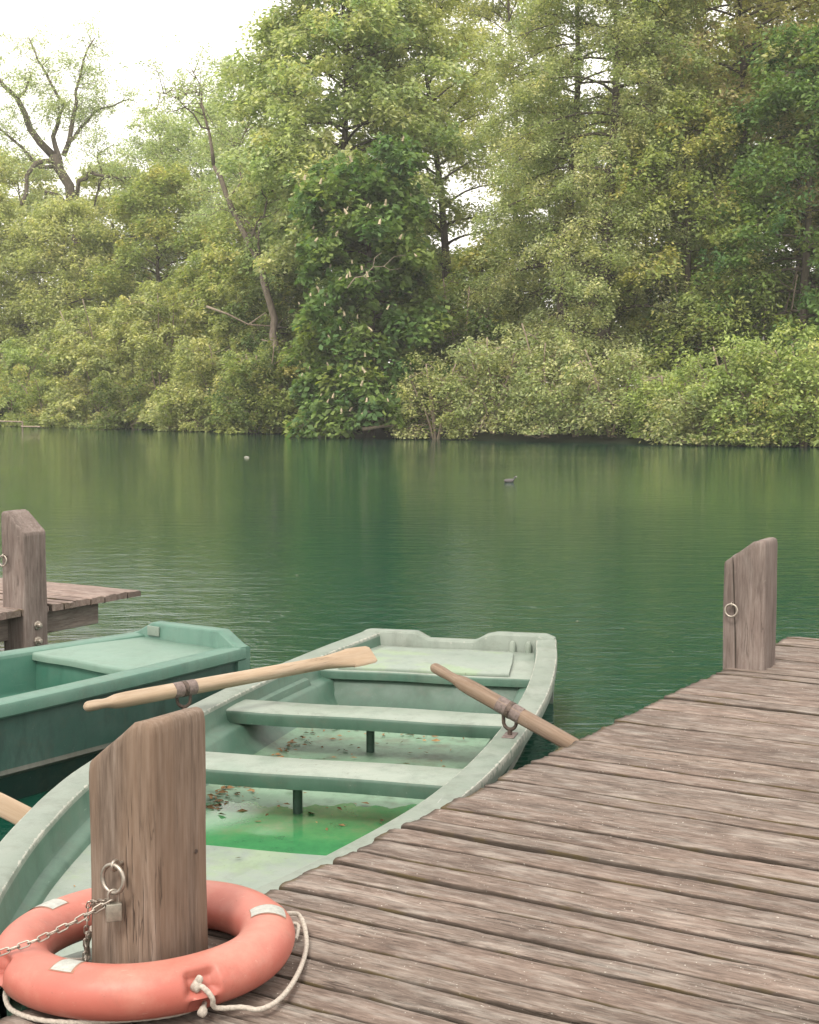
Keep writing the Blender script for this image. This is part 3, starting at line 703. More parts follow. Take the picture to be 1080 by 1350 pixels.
def mooring_post(label, centre, size, top_hi, slope, mat, seed, low_sign, zb=-2.2):
    """square post turned with the jetty; top falls along the board direction"""
    R = random.Random(seed); root = empty('mooring_post', centre, ANG); tag(root, label, 'post', 'mooring posts of the two jetties')
    h = size / 2; q = MB(); rc = .016
    ring = []
    for cx, cy, a0 in ((h - rc, h - rc, 0), (-h + rc, h - rc, 90), (-h + rc, -h + rc, 180), (h - rc, -h + rc, 270)):
        for k in range(4):
            a = math.radians(a0 + k * 30); ring.append((cx + rc * math.cos(a), cy + rc * math.sin(a)))
        # mid-face points with slight wear
        nx = {0: (0, h), 90: (-h, 0), 180: (0, -h), 270: (h, 0)}[a0]
        for s_ in (-.55, 0, .55):
            tx, ty = (-nx[1], nx[0]); nn = math.hypot(*nx)
            ring.append((nx[0] + tx * s_ * (h - rc) / nn * 1.0, nx[1] + ty * s_ * (h - rc) / nn))
    n = len(ring)
    def topz(x): # piecewise: flat shelf on the high side, slope to the low side
        t = (x * -low_sign + h) / size   # 0 low .. 1 high
        return top_hi - slope * max(0, 1 - t / .82) - .002 * math.sin(t * 7)
    rows = []
    levels = [zb, -.8, -.3, -.1, .0, .12, .25, .38, .50]
    for z in levels:
        f = 1 + .012 * math.sin(z * 9 + seed)
        rows.append([(x * f, y * f, z) for x, y in ring])
    for dz, ins in ((-.035, 0), (-.014, .002), (-.005, .006), (0, .014)):
        rows.append([(x * (1 - ins / h), y * (1 - ins / h), topz(x) + dz + .003 * math.sin(x * 60 + y * 45 + seed)) for x, y in ring])
    q.grid(rows, closed_v=True)
    # cap as concentric rings
    for s_ in (.66, .33):
        rows2 = [rows[-1] if s_ == .66 else last, [(x * s_, y * s_, topz(x * s_) + .003 * math.sin(x * 50)) for x, y in ring]]
        q.grid(rows2, closed_v=True); last = rows2[1]
    q.face([q.vert(p) for p in last])
    o = q.build('timber', mat, root, smooth=60)
    bpy_weld(o)
    return root
def bpy_weld(o, d=.0004):
    md = o.modifiers.new('weld', 'WELD'); md.merge_threshold = d

def ring_bolt(root, x, y, z, face_n, R_, r_, tilt=.25, mat='galv', swing=0):
    """eye bolt with a hanging ring on the face whose outward normal is face_n (local)"""
    n = Vector(face_n); t = Vector((-n.y, n.x, 0))
    p0 = Vector((x, y, z)); q = MB()
    q.tube([p0 - n * .03, p0 + n * .014], r_ * .9, 8)
    eye = [p0 + n * (.014 + r_ * 2 + r_ * 2 * math.cos(a)) + Vector((0, 0, 1)) * (r_ * 2.2 * math.sin(a)) for a in [2 * PI * k / 14 for k in range(14)]]
    q.tube(eye, r_ * .75, 8, closed=True)
    q.build('eye_bolt', M[mat], root, smooth=60)
    c = p0 + n * (.014 + r_ * 3.4) - Vector((0, 0, R_ - r_ * .6))
    q = MB(); ax = (t * math.cos(swing) + n * math.sin(swing))
    up = (Vector((0, 0, 1)) + n * -tilt).normalized()
    q.tube([c + ax * R_ * math.cos(a) + up * R_ * math.sin(a) for a in [2 * PI * k / 32 for k in range(32)]], r_, 10, closed=True)
    q.build('iron_ring', M[mat], root, smooth=60)
    return c

# near post
S1 = .212
u1 = -.711
PC = Vector((OA.x, OA.y, DZ)) + E_ * u1 + P_ * (S1 / 2 + .010)
near_post = mooring_post('tall brown mooring post in front, with a padlocked ring, inside the lifebuoy', PC, S1, .672, .115, M['post_brown'], 2, -1)
# ring on the -edge face (local y = -h); local x from the left corner
rc_near = ring_bolt(near_post, .008, -S1 / 2, .315, (0, -1, 0), .034, .0055, .05)
q = MB(); q.box(.063, .067, -S1 / 2 - .0015, -S1 / 2 + .02, .30, .314)
# knot hole on the side face
qh = MB(); qh.tube([(S1 / 2 - .004, .055, .315), (S1 / 2 + .0012, .055, .315)], .006, 8); qh.build('nail_hole', M['iron'], near_post, smooth=50)
# right post
S2 = .2276
PR = Vector((1.834, 7.696, DZ))
right_post = mooring_post('grey mooring post with a long crack and small ring at the right', PR, S2, .695, .12, M['post_grey'], 5, -1)
ring_bolt(right_post, -.055, -S2 / 2, .345, (0, -1, 0), .033, .0055, .1)
q = MB(); pts = [(-.062, .598), (-.058, .55), (-.052, .42), (-.047, .30), (-.040, .16), (-.036, .0)]
rows = []
for (x, z), wd in zip(pts, (.0012, .0035, .004, .003, .0038, .002)):
    rows.append([(x - wd, -S2 / 2 - .0020, z), (x - wd * .2, -S2 / 2 - .0026, z), (x + wd, -S2 / 2 - .0020, z)])
mcr = simple('dark_wood_crack', (.035, .027, .02), .95, 0, 40, .2)
q.grid(rows); ck = q.build('crack', mcr, right_post)
# left post
S3 = .218
cL = at(31, 803, DZ)
PL = Vector((cL.x, cL.y, DZ)) + E_ * (S3 / 2) - P_ * (S3 / 2 - .012)
left_post = mooring_post('short grey mooring post with slanting top and two bolts at left', PL, S3, .665, .135, M['post_grey'], 8, 1)
ring_bolt(left_post, -.055, -S3 / 2, .36, (0, -1, 0), .036, .006, .1)
for z in (-.125, -.235):
    q = MB(); q.tube([(S3 / 2 - .01, .0, z), (S3 / 2 + .014, .0, z)], .032, 8); q.tube([(S3 / 2 + .014, .0, z), (S3 / 2 + .04, .0, z)], [.022, .018], 6)
    q.build('bolt', M['galv'], left_post, bevel=.003)

# ------------------------------------------------------------------ boats
def boat(name, label, C, adir, hwf, Lb, zgf, stern, inner_m, rim_m, hull_m, deep=-.16, full_=0.0):
    """C: middle of the transom on the water; adir: towards the bow. local x = along to bow, y = left of it"""
    a = Vector((adir[0], adir[1], 0)).normalized(); root = empty(name, (C[0], C[1], 0), math.atan2(a.y, a.x)); tag(root, label, 'rowing boat', 'green rowing boats')
    NS = 64; b = MB(); rows = []; edge = []
    for i in range(NS + 1):
        s = Lb * (1 - (1 - i / NS) ** 1.25) if i else 0
        w = max(.012, hwf(s)); zg = zgf(s); rim = min(.125, w * .5)
        k = w / .85
        lift = max(0, (s - Lb * .72) / (Lb * .28)) ** 2 * .32
        hs = [
         (0, deep + lift), ((.55 + full_) * w, deep + lift), ((.74 + full_) * w, deep + .08 + lift * .8), ((.80 + full_ * .8) * w, .045 + full_ * .6 + lift * .25), ((.815 + full_ * .8) * w, .05 + full_ * .6 + lift * .25), ((.835 + full_ * .8) * w, .065 + full_ * .6 + lift * .25), ((.825 + full_ * .8) * w, .085 + full_ * .6 + lift * .25), (w - .06 * k, zg - .075),
         (w - .010, zg - .072), (w - .001, zg - .062), (w, zg - .016), (w - .005, zg - .004), (w - .016, zg),
         (w - rim * .55, zg + .002), (w - rim + .012, zg), (w - rim, zg - .006), (w - rim - .006, zg - .022), (w - rim - .02 * k, .285), (w - rim - .032 * k, .272), (w - rim - .085 * k, .262), (w - rim - .10 * k, .25), (w - rim - .125 * k, .175),
         (.64 * w, .132), (.60 * w, .118), (0, .114)]
        fl = s > Lb * .985
        row = []
        half = []
        for j, (y, z) in enumerate(hs):
            half.append((s, max(0, y), z))
        row = half + [(x, -y, z) for x, y, z in reversed(half[:-1])]
        rows.append(row[:-1])
    nh = 25; full = len(rows[0])
    def mf(i, j):
        jj = j if j < nh - 1 else full - 1 - j
        if jj < 3: return 4
        if jj < 6: return 3
        if jj < 7: return 0
        if jj < 8: return 0
        if jj < 16: return 1
        if jj < 22: return 2
        return 5
    b.grid(rows, closed_v=True, mfun=mf)
    EV = {9: .5, 10: 1, 11: 1.0, 12: .6, 14: .6, 15: 1.0, 16: .6}
    for r_ in rows:
        for j in range(full):
            jj = j if j < nh else full - j
            edge.append(EV.get(jj, 0))
    # stern face of the U-section
    r0 = rows[0]; base = 0
    b.face([j for j in range(0, nh)][::-1], 0)
    b.face([full - j if j else 0 for j in range(0, nh)], 0)
    hull = b.build('hull', [hull_m[0], rim_m, inner_m, hull_m[2], hull_m[1], M['floor']], root, smooth=38, vattr={'edge': edge})
    # transom: slab with shaped top edge
    w0 = hwf(0); q = MB(); prof = stern['top']; T = .055
    n = 60; rr = []
    for i in range(n + 1):
        y = -w0 * .985 + 2 * w0 * .985 * i / n; f = y / w0
        zt = float(np.interp(f, [p[0] for p in prof], [p[1] for p in prof])) + zgf(0)
        zb = -.15 if abs(f) < .55 else -.15 + (abs(f) - .55) / .45 * .40
        rr.append([(-.035, y, zb), (-.040, y, zt - .012), (-.033, y, zt - .003), (-.024, y, zt), (T - .022, y, zt), (T - .008, y, zt - .004), (T, y, zt - .014), (T + .01, y, .0)])
    q.grid(rr, closed_v=True, cap=True)
    q.build('transom', rim_m, root, smooth=50, vattr={'edge': [.74 if j % 8 in (1, 2, 5, 6) else 0 for j in range(len(q.v))]})
    return root, hwf
def slab(name, root, mat, s0, s1, y0f, y1f, z, th, bev=.018, front=None):
    """board across the boat between s0..s1; y ends follow functions of s"""
    q = MB(); n = 8; rows_t = []
    secs = [(0, -th), (0, -bev), (bev * .3, -bev * .3), (bev, 0), (.5, .004), (1 - 0, 0)]
    W = s1 - s0
    xs = [s0, s0, s0 + bev * .3, s0 + bev, s0 + W * .5, s1 - bev, s1 - bev * .3, s1, s1]
    zs = [z - th, z - bev, z - bev * .3, z, z + .003, z, z - bev * .3, z - bev, z - th]
    rows = []
    NN = 24
    for i in range(NN + 1):
        f = i / NN; rows.append([(x, y0f(x) + (y1f(x) - y0f(x)) * f, zz + .002 * math.sin(f * 11 + x * 4)) for x, zz in zip(xs, zs)])
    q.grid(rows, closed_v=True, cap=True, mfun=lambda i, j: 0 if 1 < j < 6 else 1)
    return q.build(name, [mat, front or mat], root, smooth=50)

C1 = (.30, 9.04); a1 = Vector((-.32, -.947, 0)).normalized(); r1 = Vector((.947, -.32, 0)).normalized()
A1 = (a1 + r1 * .074).normalized()
C1 = (C1[0] + r1.x * .012, C1[1] + r1.y * .012)
HS = [0, .2, .5, .8, 1.3, 1.8, 2.5, 3.1, 3.6, 3.9, 4.15, 4.5, 4.8, 5.05, 5.25, 5.4, 5.48]
HW = [.625, .655, .705, .745, .80, .835, .855, .845, .805, .755, .700, .61, .515, .425, .32, .19, .05]
def catmull(xs, ys):
    xs = list(xs); ys = list(ys); m = []
    for i in range(len(xs)):
        a = max(0, i - 1); b = min(len(xs) - 1, i + 1); m.append((ys[b] - ys[a]) / (xs[b] - xs[a]))
    def f(x):
        x = max(xs[0], min(xs[-1], x))
        for i in range(len(xs) - 1):
            if x <= xs[i + 1]: break
        h = xs[i + 1] - xs[i]; t = (x - xs[i]) / h
        return (2*t**3-3*t*t+1)*ys[i] + (t**3-2*t*t+t)*h*m[i] + (-2*t**3+3*t*t)*ys[i+1] + (t**3-t*t)*h*m[i+1]
    return f
hw1 = catmull(HS, HW)
zg1 = catmull([0, 1, 2.5, 4, 4.7, 5.5], [.400, .388, .380, .384, .386, .39])
b1, _ = boat('rowing_boat', 'sage green rowing boat moored at the jetty with two oars across it', C1, A1, hw1, 5.48, zg1,
    {'top': [(-1, .0), (-.93, .012), (-.5, .012), (-.42, .010), (-.30, -.030), (.18, -.030), (.30, .012), (.40, .026), (.9, .026), (1, .0)]},
    M['inner'], M['rim'], (M['hull'], M['hull_low'], M['strake']))
# local frame of the boat: x to bow, y = towards the viewer's right is +? (left of bow direction)
# bow points to the camera, so local +y is the viewer's right side
iw = lambda s: hw1(s) - .125 - .012
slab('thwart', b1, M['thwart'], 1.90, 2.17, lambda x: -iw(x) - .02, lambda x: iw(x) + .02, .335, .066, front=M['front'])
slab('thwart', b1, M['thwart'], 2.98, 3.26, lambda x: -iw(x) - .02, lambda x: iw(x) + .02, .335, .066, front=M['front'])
slab('bow_seat', b1, M['bow'], 3.93, 5.18, lambda x: -max(.02, iw(x) * .98), lambda x: max(.02, iw(x) * .98), .235, .05)
# stern bench: lower shelf, raised panel, bulkhead
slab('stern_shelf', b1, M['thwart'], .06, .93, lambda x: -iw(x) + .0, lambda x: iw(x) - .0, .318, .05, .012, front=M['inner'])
slab('stern_panel', b1, M['bow'], .20, .90, lambda x: -iw(x) + .10, lambda x: iw(x) - .13, .337, .018, .008)
q = MB(); rows = []
for i in range(21):
    f = -1 + 2 * i / 20; rows.append([(.90, f * iw(.9), .27), (.93, f * iw(.93), .20), (1.00, f * (iw(1.0) - .09), .13), (1.02, f * (iw(1.0) - .12), .112)])
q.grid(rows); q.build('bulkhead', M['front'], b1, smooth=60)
# two upright pipes standing on the floor, knobs on the stern shelf, drain boss
for s, y in ((1.80, -.02), (2.93, -.02)):
    q = MB(); q.tube([(s + .16, y, .11), (s + .16, y, .30)], .021, 12); q.build('support_pipe', M['pipe'], b1, smooth=50)
for y in (.36, .46):
    q = MB(); q.tube([(.075, y, .30), (.075, y, .37), (.075, y, .385)], [.022, .02, .012], 10); q.build('knob', M['thwart'], b1, smooth=50)
q = MB(); q.tube([(1.45, .30, .108), (1.45, .30, .132)], [.036, .02], 12); q.build('drain_plug', M['beak'], b1, smooth=50)
# side locker panel on the viewer's left
q = MB(); rows = []
for s in np.linspace(1.15, 1.82, 9):
    y = -iw(s) + .012; rows.append([(s, y + .0, .31), (s, y + .022, .30), (s, y + .05, .23), (s, y + .062, .17)])
q.grid(rows); q.build('side_locker', M['inner'], b1, smooth=40)
# rain water lying on the floor in front of the bow seat
m, nt, N, L = new_mat('green_bilge_water')
n = noise(nt, coords(nt, (4, 4, 4)), 1, 8, .75)
finish(nt, ramp(nt, n, [(.34, (.036, .150, .060)), (.5, (.046, .205, .075)), (.62, (.090, .195, .085)), (.72, (.15, .20, .12))]), .12, n, .03, .003, .5)
q = MB(); n = 120; c = q.vert((3.5, 0, .1215)); idx = []
for i in range(n):
    f = -1 + 2 * i / (n - 1); s = 2.99 - .03 * math.sin(f * 7) - .022 * math.sin(f * 23 + 1) - .008 * math.sin(f * 61) + rnd.uniform(-.006, .006) - .16 * f * (1 if f > 0 else .3)
    idx.append(((s, f * (hw1(3.3) * .60), .1215)))
rows = [idx, [(3.97, p[1] * .9, .1215) for p in idx]]
q = MB(); q.grid(rows); q.build('bilge_water', m, b1)
# rowlocks and plates
def rowlock(root, s, y, z, ang):
    q = MB(); q.box(s - .055, s + .055, y - .028, y + .028, z + .001, z + .006); q.build('rowlock_plate', M['rust'], root, bevel=.002)
    q = MB(); q.tube([(s, y, z), (s, y, z + .03)], .011, 8)
    U = []
    for k in range(19):
        a = PI * (k / 18) + PI
        U.append((.031 * math.cos(a) * 1.0, .034 * math.sin(a)))
    U = [(-.028, .046), (-.032, .025)] + U[1:-1] + [(.032, .025), (.028, .046)]
    ca, sa = math.cos(ang), math.sin(ang)
    q.tube([(s + u * ca, y + u * sa, z + .064 + v) for u, v in U], .0085, 8)
    q.build('rowlock', M['iron'], root, smooth=60)
def loc1(p):
    d = Vector((p[0] - C1[0], p[1] - C1[1])); A = A1; return d.dot(Vector((A.x, A.y))), d.dot(Vector((-A.y, A.x)))
lkL = at(231, 938, .385); lkR = at(660, 968, .385)
sL, yL = loc1(lkL); sR, yR = loc1(lkR)
print('rowlocks', sL, yL, hw1(sL), sR, yR, hw1(sR))
yL = -(hw1(sL) - .05); yR = hw1(sR) - .055
rowlock(b1, sL, yL, zg1(sL), 1.9); rowlock(b1, sR, yR, zg1(sR), 1.35)
def wl(s, y, z):
    A = A1; return Vector((C1[0] + A.x * s - A.y * y, C1[1] + A.y * s + A.x * y, z))
LKL = wl(sL, yL, zg1(sL) + .118); LKR = wl(sR, yR, zg1(sR) + .118)

# second boat behind
C2 = (-1.27, 8.27); A2 = Vector((-.625, -.78, 0)).normalized()
HS2 = [0, .3, .8, 1.5, 2.2, 2.9, 3.4, 3.8, 4.15, 4.35]
HW2 = [.455, .49, .545, .60, .63, .61, .54, .42, .24, .05]
hw2 = catmull(HS2, HW2); zg2 = catmull([0, 1, 2.5, 3.5, 4.35], [.50, .492, .488, .51, .55])
b2, _ = boat('rowing_boat', 'dark hulled teal rowing boat at the left, behind the sage one', C2, A2, hw2, 4.35, zg2,
    {'top': [(-1, 0), (-.9, .012), (-.62, .075), (.62, .085), (.72, .06), (.9, .012), (1, 0)]},
    M['inner2'], M['rim2'], (M['hull_dark'], M['hull_low'], M['strake']), full_=.13)
i2 = lambda s: hw2(s) - .125 - .012
slab('stern_deck', b2, M['deck2'], .05, .80, lambda x: -i2(x) - .03, lambda x: i2(x) + .03, .484, .04, .014)
q = MB(); q.grid([[(.775, f * (i2(.8) - .0), .45), (.785, f * (i2(.8)), .30), (.80, f * (i2(.8) - .06), .16), (.81, f * (i2(.8) - .09), .112)] for f in np.linspace(-1, 1, 15)])
q.build('bulkhead', M['inner2'], b2, smooth=60)
q = MB(); q.box(.056, .066, -.30, -.20, .50, .556); q.build('patch', M['bow'], b2, bevel=.002)
slab('thwart', b2, M['deck2'], 2.55, 2.83, lambda x: -i2(x) - .02, lambda x: i2(x) + .02, .34, .07)
slab('bow_seat', b2, M['deck2'], 3.4, 4.2, lambda x: -max(.02, i2(x) * .98), lambda x: max(.02, i2(x) * .98), .25, .05)

# ------------------------------------------------------------------ oars
def oar(name_label, p_handle, p_lock, total, mat, blade_at_handle=False, blade_w=.13, grip=.12, rb=.024, blade_len=.62, collar=True, roll=0.0, sag=0):
    """loom from handle point through the lock point; local x along it"""
    d = (p_lock - p_handle); dl = d.length; d.normalize()
    root = empty('oar', p_handle); tag(root, name_label, 'oar', 'wooden oars of the rowing boats')
    root.rotation_euler = (0, -math.asin(d.z), math.atan2(d.y, d.x))
    q = MB(); rows = []
    xs = [0, .008, .02, .06, grip * .8, grip, grip + .045, grip + .10, .5, total - blade_len - .15, total - blade_len, total - blade_len + .10, total - blade_len + .18, total - blade_len * .5, total - .10, total - .02, total]
    hs = [.008, .015, .0185, .019, .017, .018, .026, .028, .028, .026, .024, .016, .012, .010, .009, .007, .003]
    hs = [h_ * 1.22 for h_ in hs]; ws = [.008, .015, .0185, .019, .017, .018, .026, .028, .028, .026, .028, blade_w * .38, blade_w * .48, blade_w * .50, blade_w * .5, blade_w * .46, blade_w * .38]
    ws = ws[:11] and [w_ * (1.22 if i_ < 11 else 1) for i_, w_ in enumerate(ws)]
    for x, h_, w_ in zip(xs, hs, ws):
        row = []
        for k in range(16):
            a = 2 * PI * k / 16; ca, sa = math.cos(a), math.sin(a)
            e = .75
            yy = w_ * math.copysign(abs(ca) ** e, ca); zz = h_ * math.copysign(abs(sa) ** e, sa)
            yr = yy * math.cos(roll) - zz * math.sin(roll); zr = yy * math.sin(roll) + zz * math.cos(roll)
            row.append((x, yr, zr - sag * math.sin(max(0, min(1, x / total)) * PI)))
        rows.append(row)
    q.grid(rows, closed_v=True, cap=True)
    o = q.build('shaft', mat, root, smooth=50)
    if collar:
        q = MB(); z0 = -sag * math.sin(dl / total * PI)
        for x0, x1 in ((dl - .062, dl - .012), (dl + .012, dl + .062)):
            q.tube([(x0, 0, z0), (x1, 0, z0)], .0375, 16)
        q.build('collar', M['rust'], root, smooth=50)
        q = MB(); q.tube([(dl - .011, 0, z0), (dl + .011, 0, z0)], .0395, 16); q.tube([(dl, -.045, z0), (dl, .045, z0)], .007, 8); q.build('collar_pin', M['iron'], root, smooth=50)
    return root
# left oar: handle outside, blade resting in over the stern
hL = at(103, 925, .50)
def along(p_end_px, pl, dist_px=None): pass
# direction from handle pixel through lock: put handle on the ray of its pixel at the height that keeps the loom level
tipL = at(492, 861, .515)
hL = at(103, 926, .455)
# loom passes just over the lock
tipL = at(492, 862, .52); dL = (LKL - tipL).normalized(); kk = 0
while True:
    pL = LKL + dL * kk
    if 540 + F * pL.x / (pL.y * math.cos(PITCH)) <= 104: break
    kk += .005
oar('pale worn wooden oar lying across the left side of the sage boat', pL, Vector(LKL), (tipL - pL).length, M['oar_pale'], blade_w=.125, blade_len=.34, roll=.75)
tipR = at(569, 878, .66)
oar('brown oar slanting down over the right side of the sage boat to the jetty', tipR, Vector(LKR), 2.0, M['oar_brown'], blade_w=.12, blade_len=.6, grip=.13, roll=.1)
# third oar between the boats
p3 = at(62, 1092, .24); h3 = at(-150, 985, .50); hh = p3 + (h3 - p3).normalized() * 1.9
oar('pale oar end dipping between the two boats at the left edge', hh, hh + (p3 - hh) * .5, 1.9, M['oar_pale'], blade_w=.085, blade_len=.45, collar=False, roll=1.2)

# dry leaves and twigs on the boat floor and shelves
R = random.Random(12); q = MB()
def scrap(s, y, z, L_):
    a = R.uniform(0, 2 * PI); W_ = L_ * R.uniform(.15, .5); c = wl(s, y, z)
    d = Vector((math.cos(a), math.sin(a), R.uniform(-.1, .1))); t = Vector((-d.y, d.x, R.uniform(-.3, .3)))
    i = [q.vert(c - d * L_ / 2), q.vert(c + t * W_ / 2 + Vector((0, 0, L_ * .15))), q.vert(c + d * L_ / 2), q.vert(c - t * W_ / 2)]
    q.face(i)
for _ in range(300):
    m_ = R.random()
    if m_ < .4: s = R.gauss(1.42, .10); y = R.uniform(-.42, .45); y = R.gauss(.0, .22) if R.random() < .5 else y
    elif m_ < .75: s = R.uniform(1.5, 3.1); y = -hw1(s) * .56 + abs(R.gauss(0, .06))
    else: s = R.uniform(1.3, 3.3); y = R.uniform(-.42, .42)
    if abs(y) < hw1(s) * .57: scrap(s, y, .120 + R.uniform(0, .008), R.uniform(.014, .055))
for _ in range(80):
    s = R.uniform(2.5, 3.15); y = -hw1(s) * .57 + abs(R.gauss(0, .08)); scrap(s, y, .124, R.uniform(.01, .05))
for _ in range(14): s = R.uniform(4.0, 4.6); scrap(s, R.uniform(-.4, .4), .242, R.uniform(.01, .03))
tag(q.build('fallen_leaves', M['scrap']), 'brown dry leaf litter scattered on the sage boat floor', 'leaf litter', kind='stuff')

# ------------------------------------------------------------------ lifebuoy
RC = at(192, 1246, DZ + .062)
ring = empty('lifebuoy', (RC.x, RC.y, DZ + .066)); tag(ring, 'faded orange lifebuoy lying round the near post on the jetty', 'lifebuoy')
ring.rotation_euler = (math.radians(-.6), math.radians(-1.6), 0)
RM = .306; ra, rb_ = .071, .062
def tor(th, ph, off=0):
    # deep pocket at the moulded rope lug
    a, b_ = ra + off, rb_ + off
    return Vector(((RM + a * math.cos(ph)) * math.cos(th), (RM + a * math.cos(ph)) * math.sin(th), b_ * math.sin(ph)))
LUG = [math.radians(-59), math.radians(31), math.radians(121), math.radians(211)]
def sm(x): x = max(0, min(1, x)); return x * x * (3 - 2 * x)
q = MB(); rows = []
NT = 288; NP = 56
for i in range(NT):
    th = 2 * PI * i / NT; row = []
    for j in range(NP):
        ph = 2 * PI * j / NP; dep = 0
        for l in LUG:
            dt = (th - l + PI) % (2 * PI) - PI
            # pocket on the outer upper side; a straight shelf below it
            u = 1 - sm((abs(dt) - .085) / .035); pd = math.degrees((ph + PI) % (2 * PI) - PI)
            v = sm((pd + 8) / 5) * (1 - sm((pd - 42) / 14))
            dep = max(dep, u * v)
            v2 = sm((pd + 60) / 8) * (1 - sm((pd + 22) / 5)); u2 = 1 - sm((abs(dt) - .07) / .03)
            dep = max(dep, u2 * v2 * .75)
        row.append(tor(th, ph, -.027 * dep + .0007 * math.sin(th * 5 + ph * 3)))
    rows.append(row)
q.grid(rows, closed_u=True, closed_v=True); q.build('ring_body', M['ring'], ring, smooth=70)
def band(th, dth, p0, p1):
    for nm, mt, ex, off in (('band_outline', 'ringline', .006, .0008), ('reflective_band', 'ringband', 0, .0016)):
        q = MB(); e = ex / RM
        rows = []
        for i in range(9):
            t = th - dth - e + (2 * dth + 2 * e) * i / 8
            rows.append([tor(t, math.radians(p0) - e * 2 + (math.radians(p1 - p0) + 4 * e) * j / 16, off + .0) for j in range(17)])
        # slightly irregular hand-cut ends
        q.grid(rows); q.build(nm, M[mt], ring, smooth=80)
band(math.radians(-114), .085, 62, 152); band(math.radians(10), .10, 48, 122)
band(math.radians(152), .10, 48, 112); band(math.radians(86), .085, 40, 150)
# grab line: rope helix-laid along a spline
def rope_mesh(ctrl, r_, name='grab_line', parent=None, mat='rope', strands=3):
    P = [Vector(c) for c in ctrl]; pts = []
    for i in range(len(P) - 1):
        p0 = P[max(0, i - 1)]; p1 = P[i]; p2 = P[i + 1]; p3 = P[min(len(P) - 1, i + 2)]
        n = max(4, int((p2 - p1).length / .0035))
        for k in range(n):
            t = k / n; pts.append(.5 * ((2 * p1) + (p2 - p0) * t + (2 * p0 - 5 * p1 + 4 * p2 - p3) * t * t + (3 * p1 - p0 - 3 * p2 + p3) * t ** 3))
    pts.append(P[-1]); q = MB(); N = len(pts); nrm = None; fr = []
    for i in range(N):
        t = (pts[min(i + 1, N - 1)] - pts[max(0, i - 1)]).normalized()
        nrm = t.orthogonal().normalized() if nrm is None else (nrm - t * nrm.dot(t)).normalized()
        fr.append((nrm, t.cross(nrm)))
    rows = []
    d = 0
    for i in range(N):
        if i: d += (pts[i] - pts[i - 1]).length
        row = []
        for j in range(12):
            a = 2 * PI * j / 12
            rr = r_ * (.9 + .16 * abs(math.cos((a * strands - d / r_ * 1.0 * strands * .55) / 2)))
            row.append(pts[i] + (fr[i][0] * math.cos(a) + fr[i][1] * math.sin(a)) * rr)
        rows.append(row)
    q.grid(rows, closed_v=True, cap=True)
    return q.build(name, M[mat], parent, smooth=80)
def gl(x, y, z): # picture point on the boards, in the lifebuoy's frame
    p = at(x, y, z); return Vector((p.x - RC.x, p.y - RC.y, p.z - (DZ + .066)))
zr = DZ + .008
lugp = tor(LUG[0], math.radians(5), -.006); lugd = tor(LUG[0], math.radians(-35), .006)
rope_mesh([lugp + Vector((-.012, .012, .004)), lugp + Vector((.004, -.006, .006)), tor(LUG[0] + .035, math.radians(-8), .014), tor(LUG[0] + .07, math.radians(-32), .016), gl(318, 1334, zr + .006), gl(343, 1337, zr), gl(370, 1322, zr), gl(392, 1290, zr), gl(403, 1255, zr), gl(401, 1226, zr + .01), gl(392, 1209, zr + .03), tor(LUG[1] - .03, math.radians(0), .004)], .0062, 'grab_line', ring)
rope_mesh([tor(LUG[1] + .02, math.radians(-25), .0), gl(391, 1222, zr + .012), gl(392, 1234, zr + .004), gl(389, 1243, zr)], .005, 'grab_line', ring)
rope_mesh([lugd, gl(268, 1322, zr + .012), gl(248, 1336, zr), gl(215, 1343, zr), gl(160, 1347, zr), gl(90, 1348, zr), gl(45, 1342, zr), gl(14, 1328, zr - .01), gl(6, 1310, zr + .0), gl(9, 1300, zr + .02)], .0062, 'grab_line', ring)
rope_mesh([tor(math.radians(-140), math.radians(165), .006), gl(112, 1262, zr - .02), gl(114, 1240, zr + .03), gl(122, 1222, zr + .09)], .008, 'grab_line', ring)
# knots
q = MB()
for c, r_ in ((lugp + Vector((-.016, .006, .006)), .0125), (lugp + Vector((-.010, .010, .020)), .009), (lugd + Vector((-.002, -.002, -.008)), .011)):
    rows = []
    for i in range(9):
        a = PI * i / 8; rows.append([c + Vector((math.sin(a) * math.cos(b) * r_ * (1 + .25 * math.sin(3 * b + 2 * a)), math.sin(a) * math.sin(b) * r_ * (1 + .2 * math.cos(4 * b)), math.cos(a) * r_ * 1.25)) for b in [2 * PI * k / 14 for k in range(14)]])
    q = MB(); q.grid(rows, closed_v=True); q.build('rope_knot', M['rope'], ring, smooth=80)

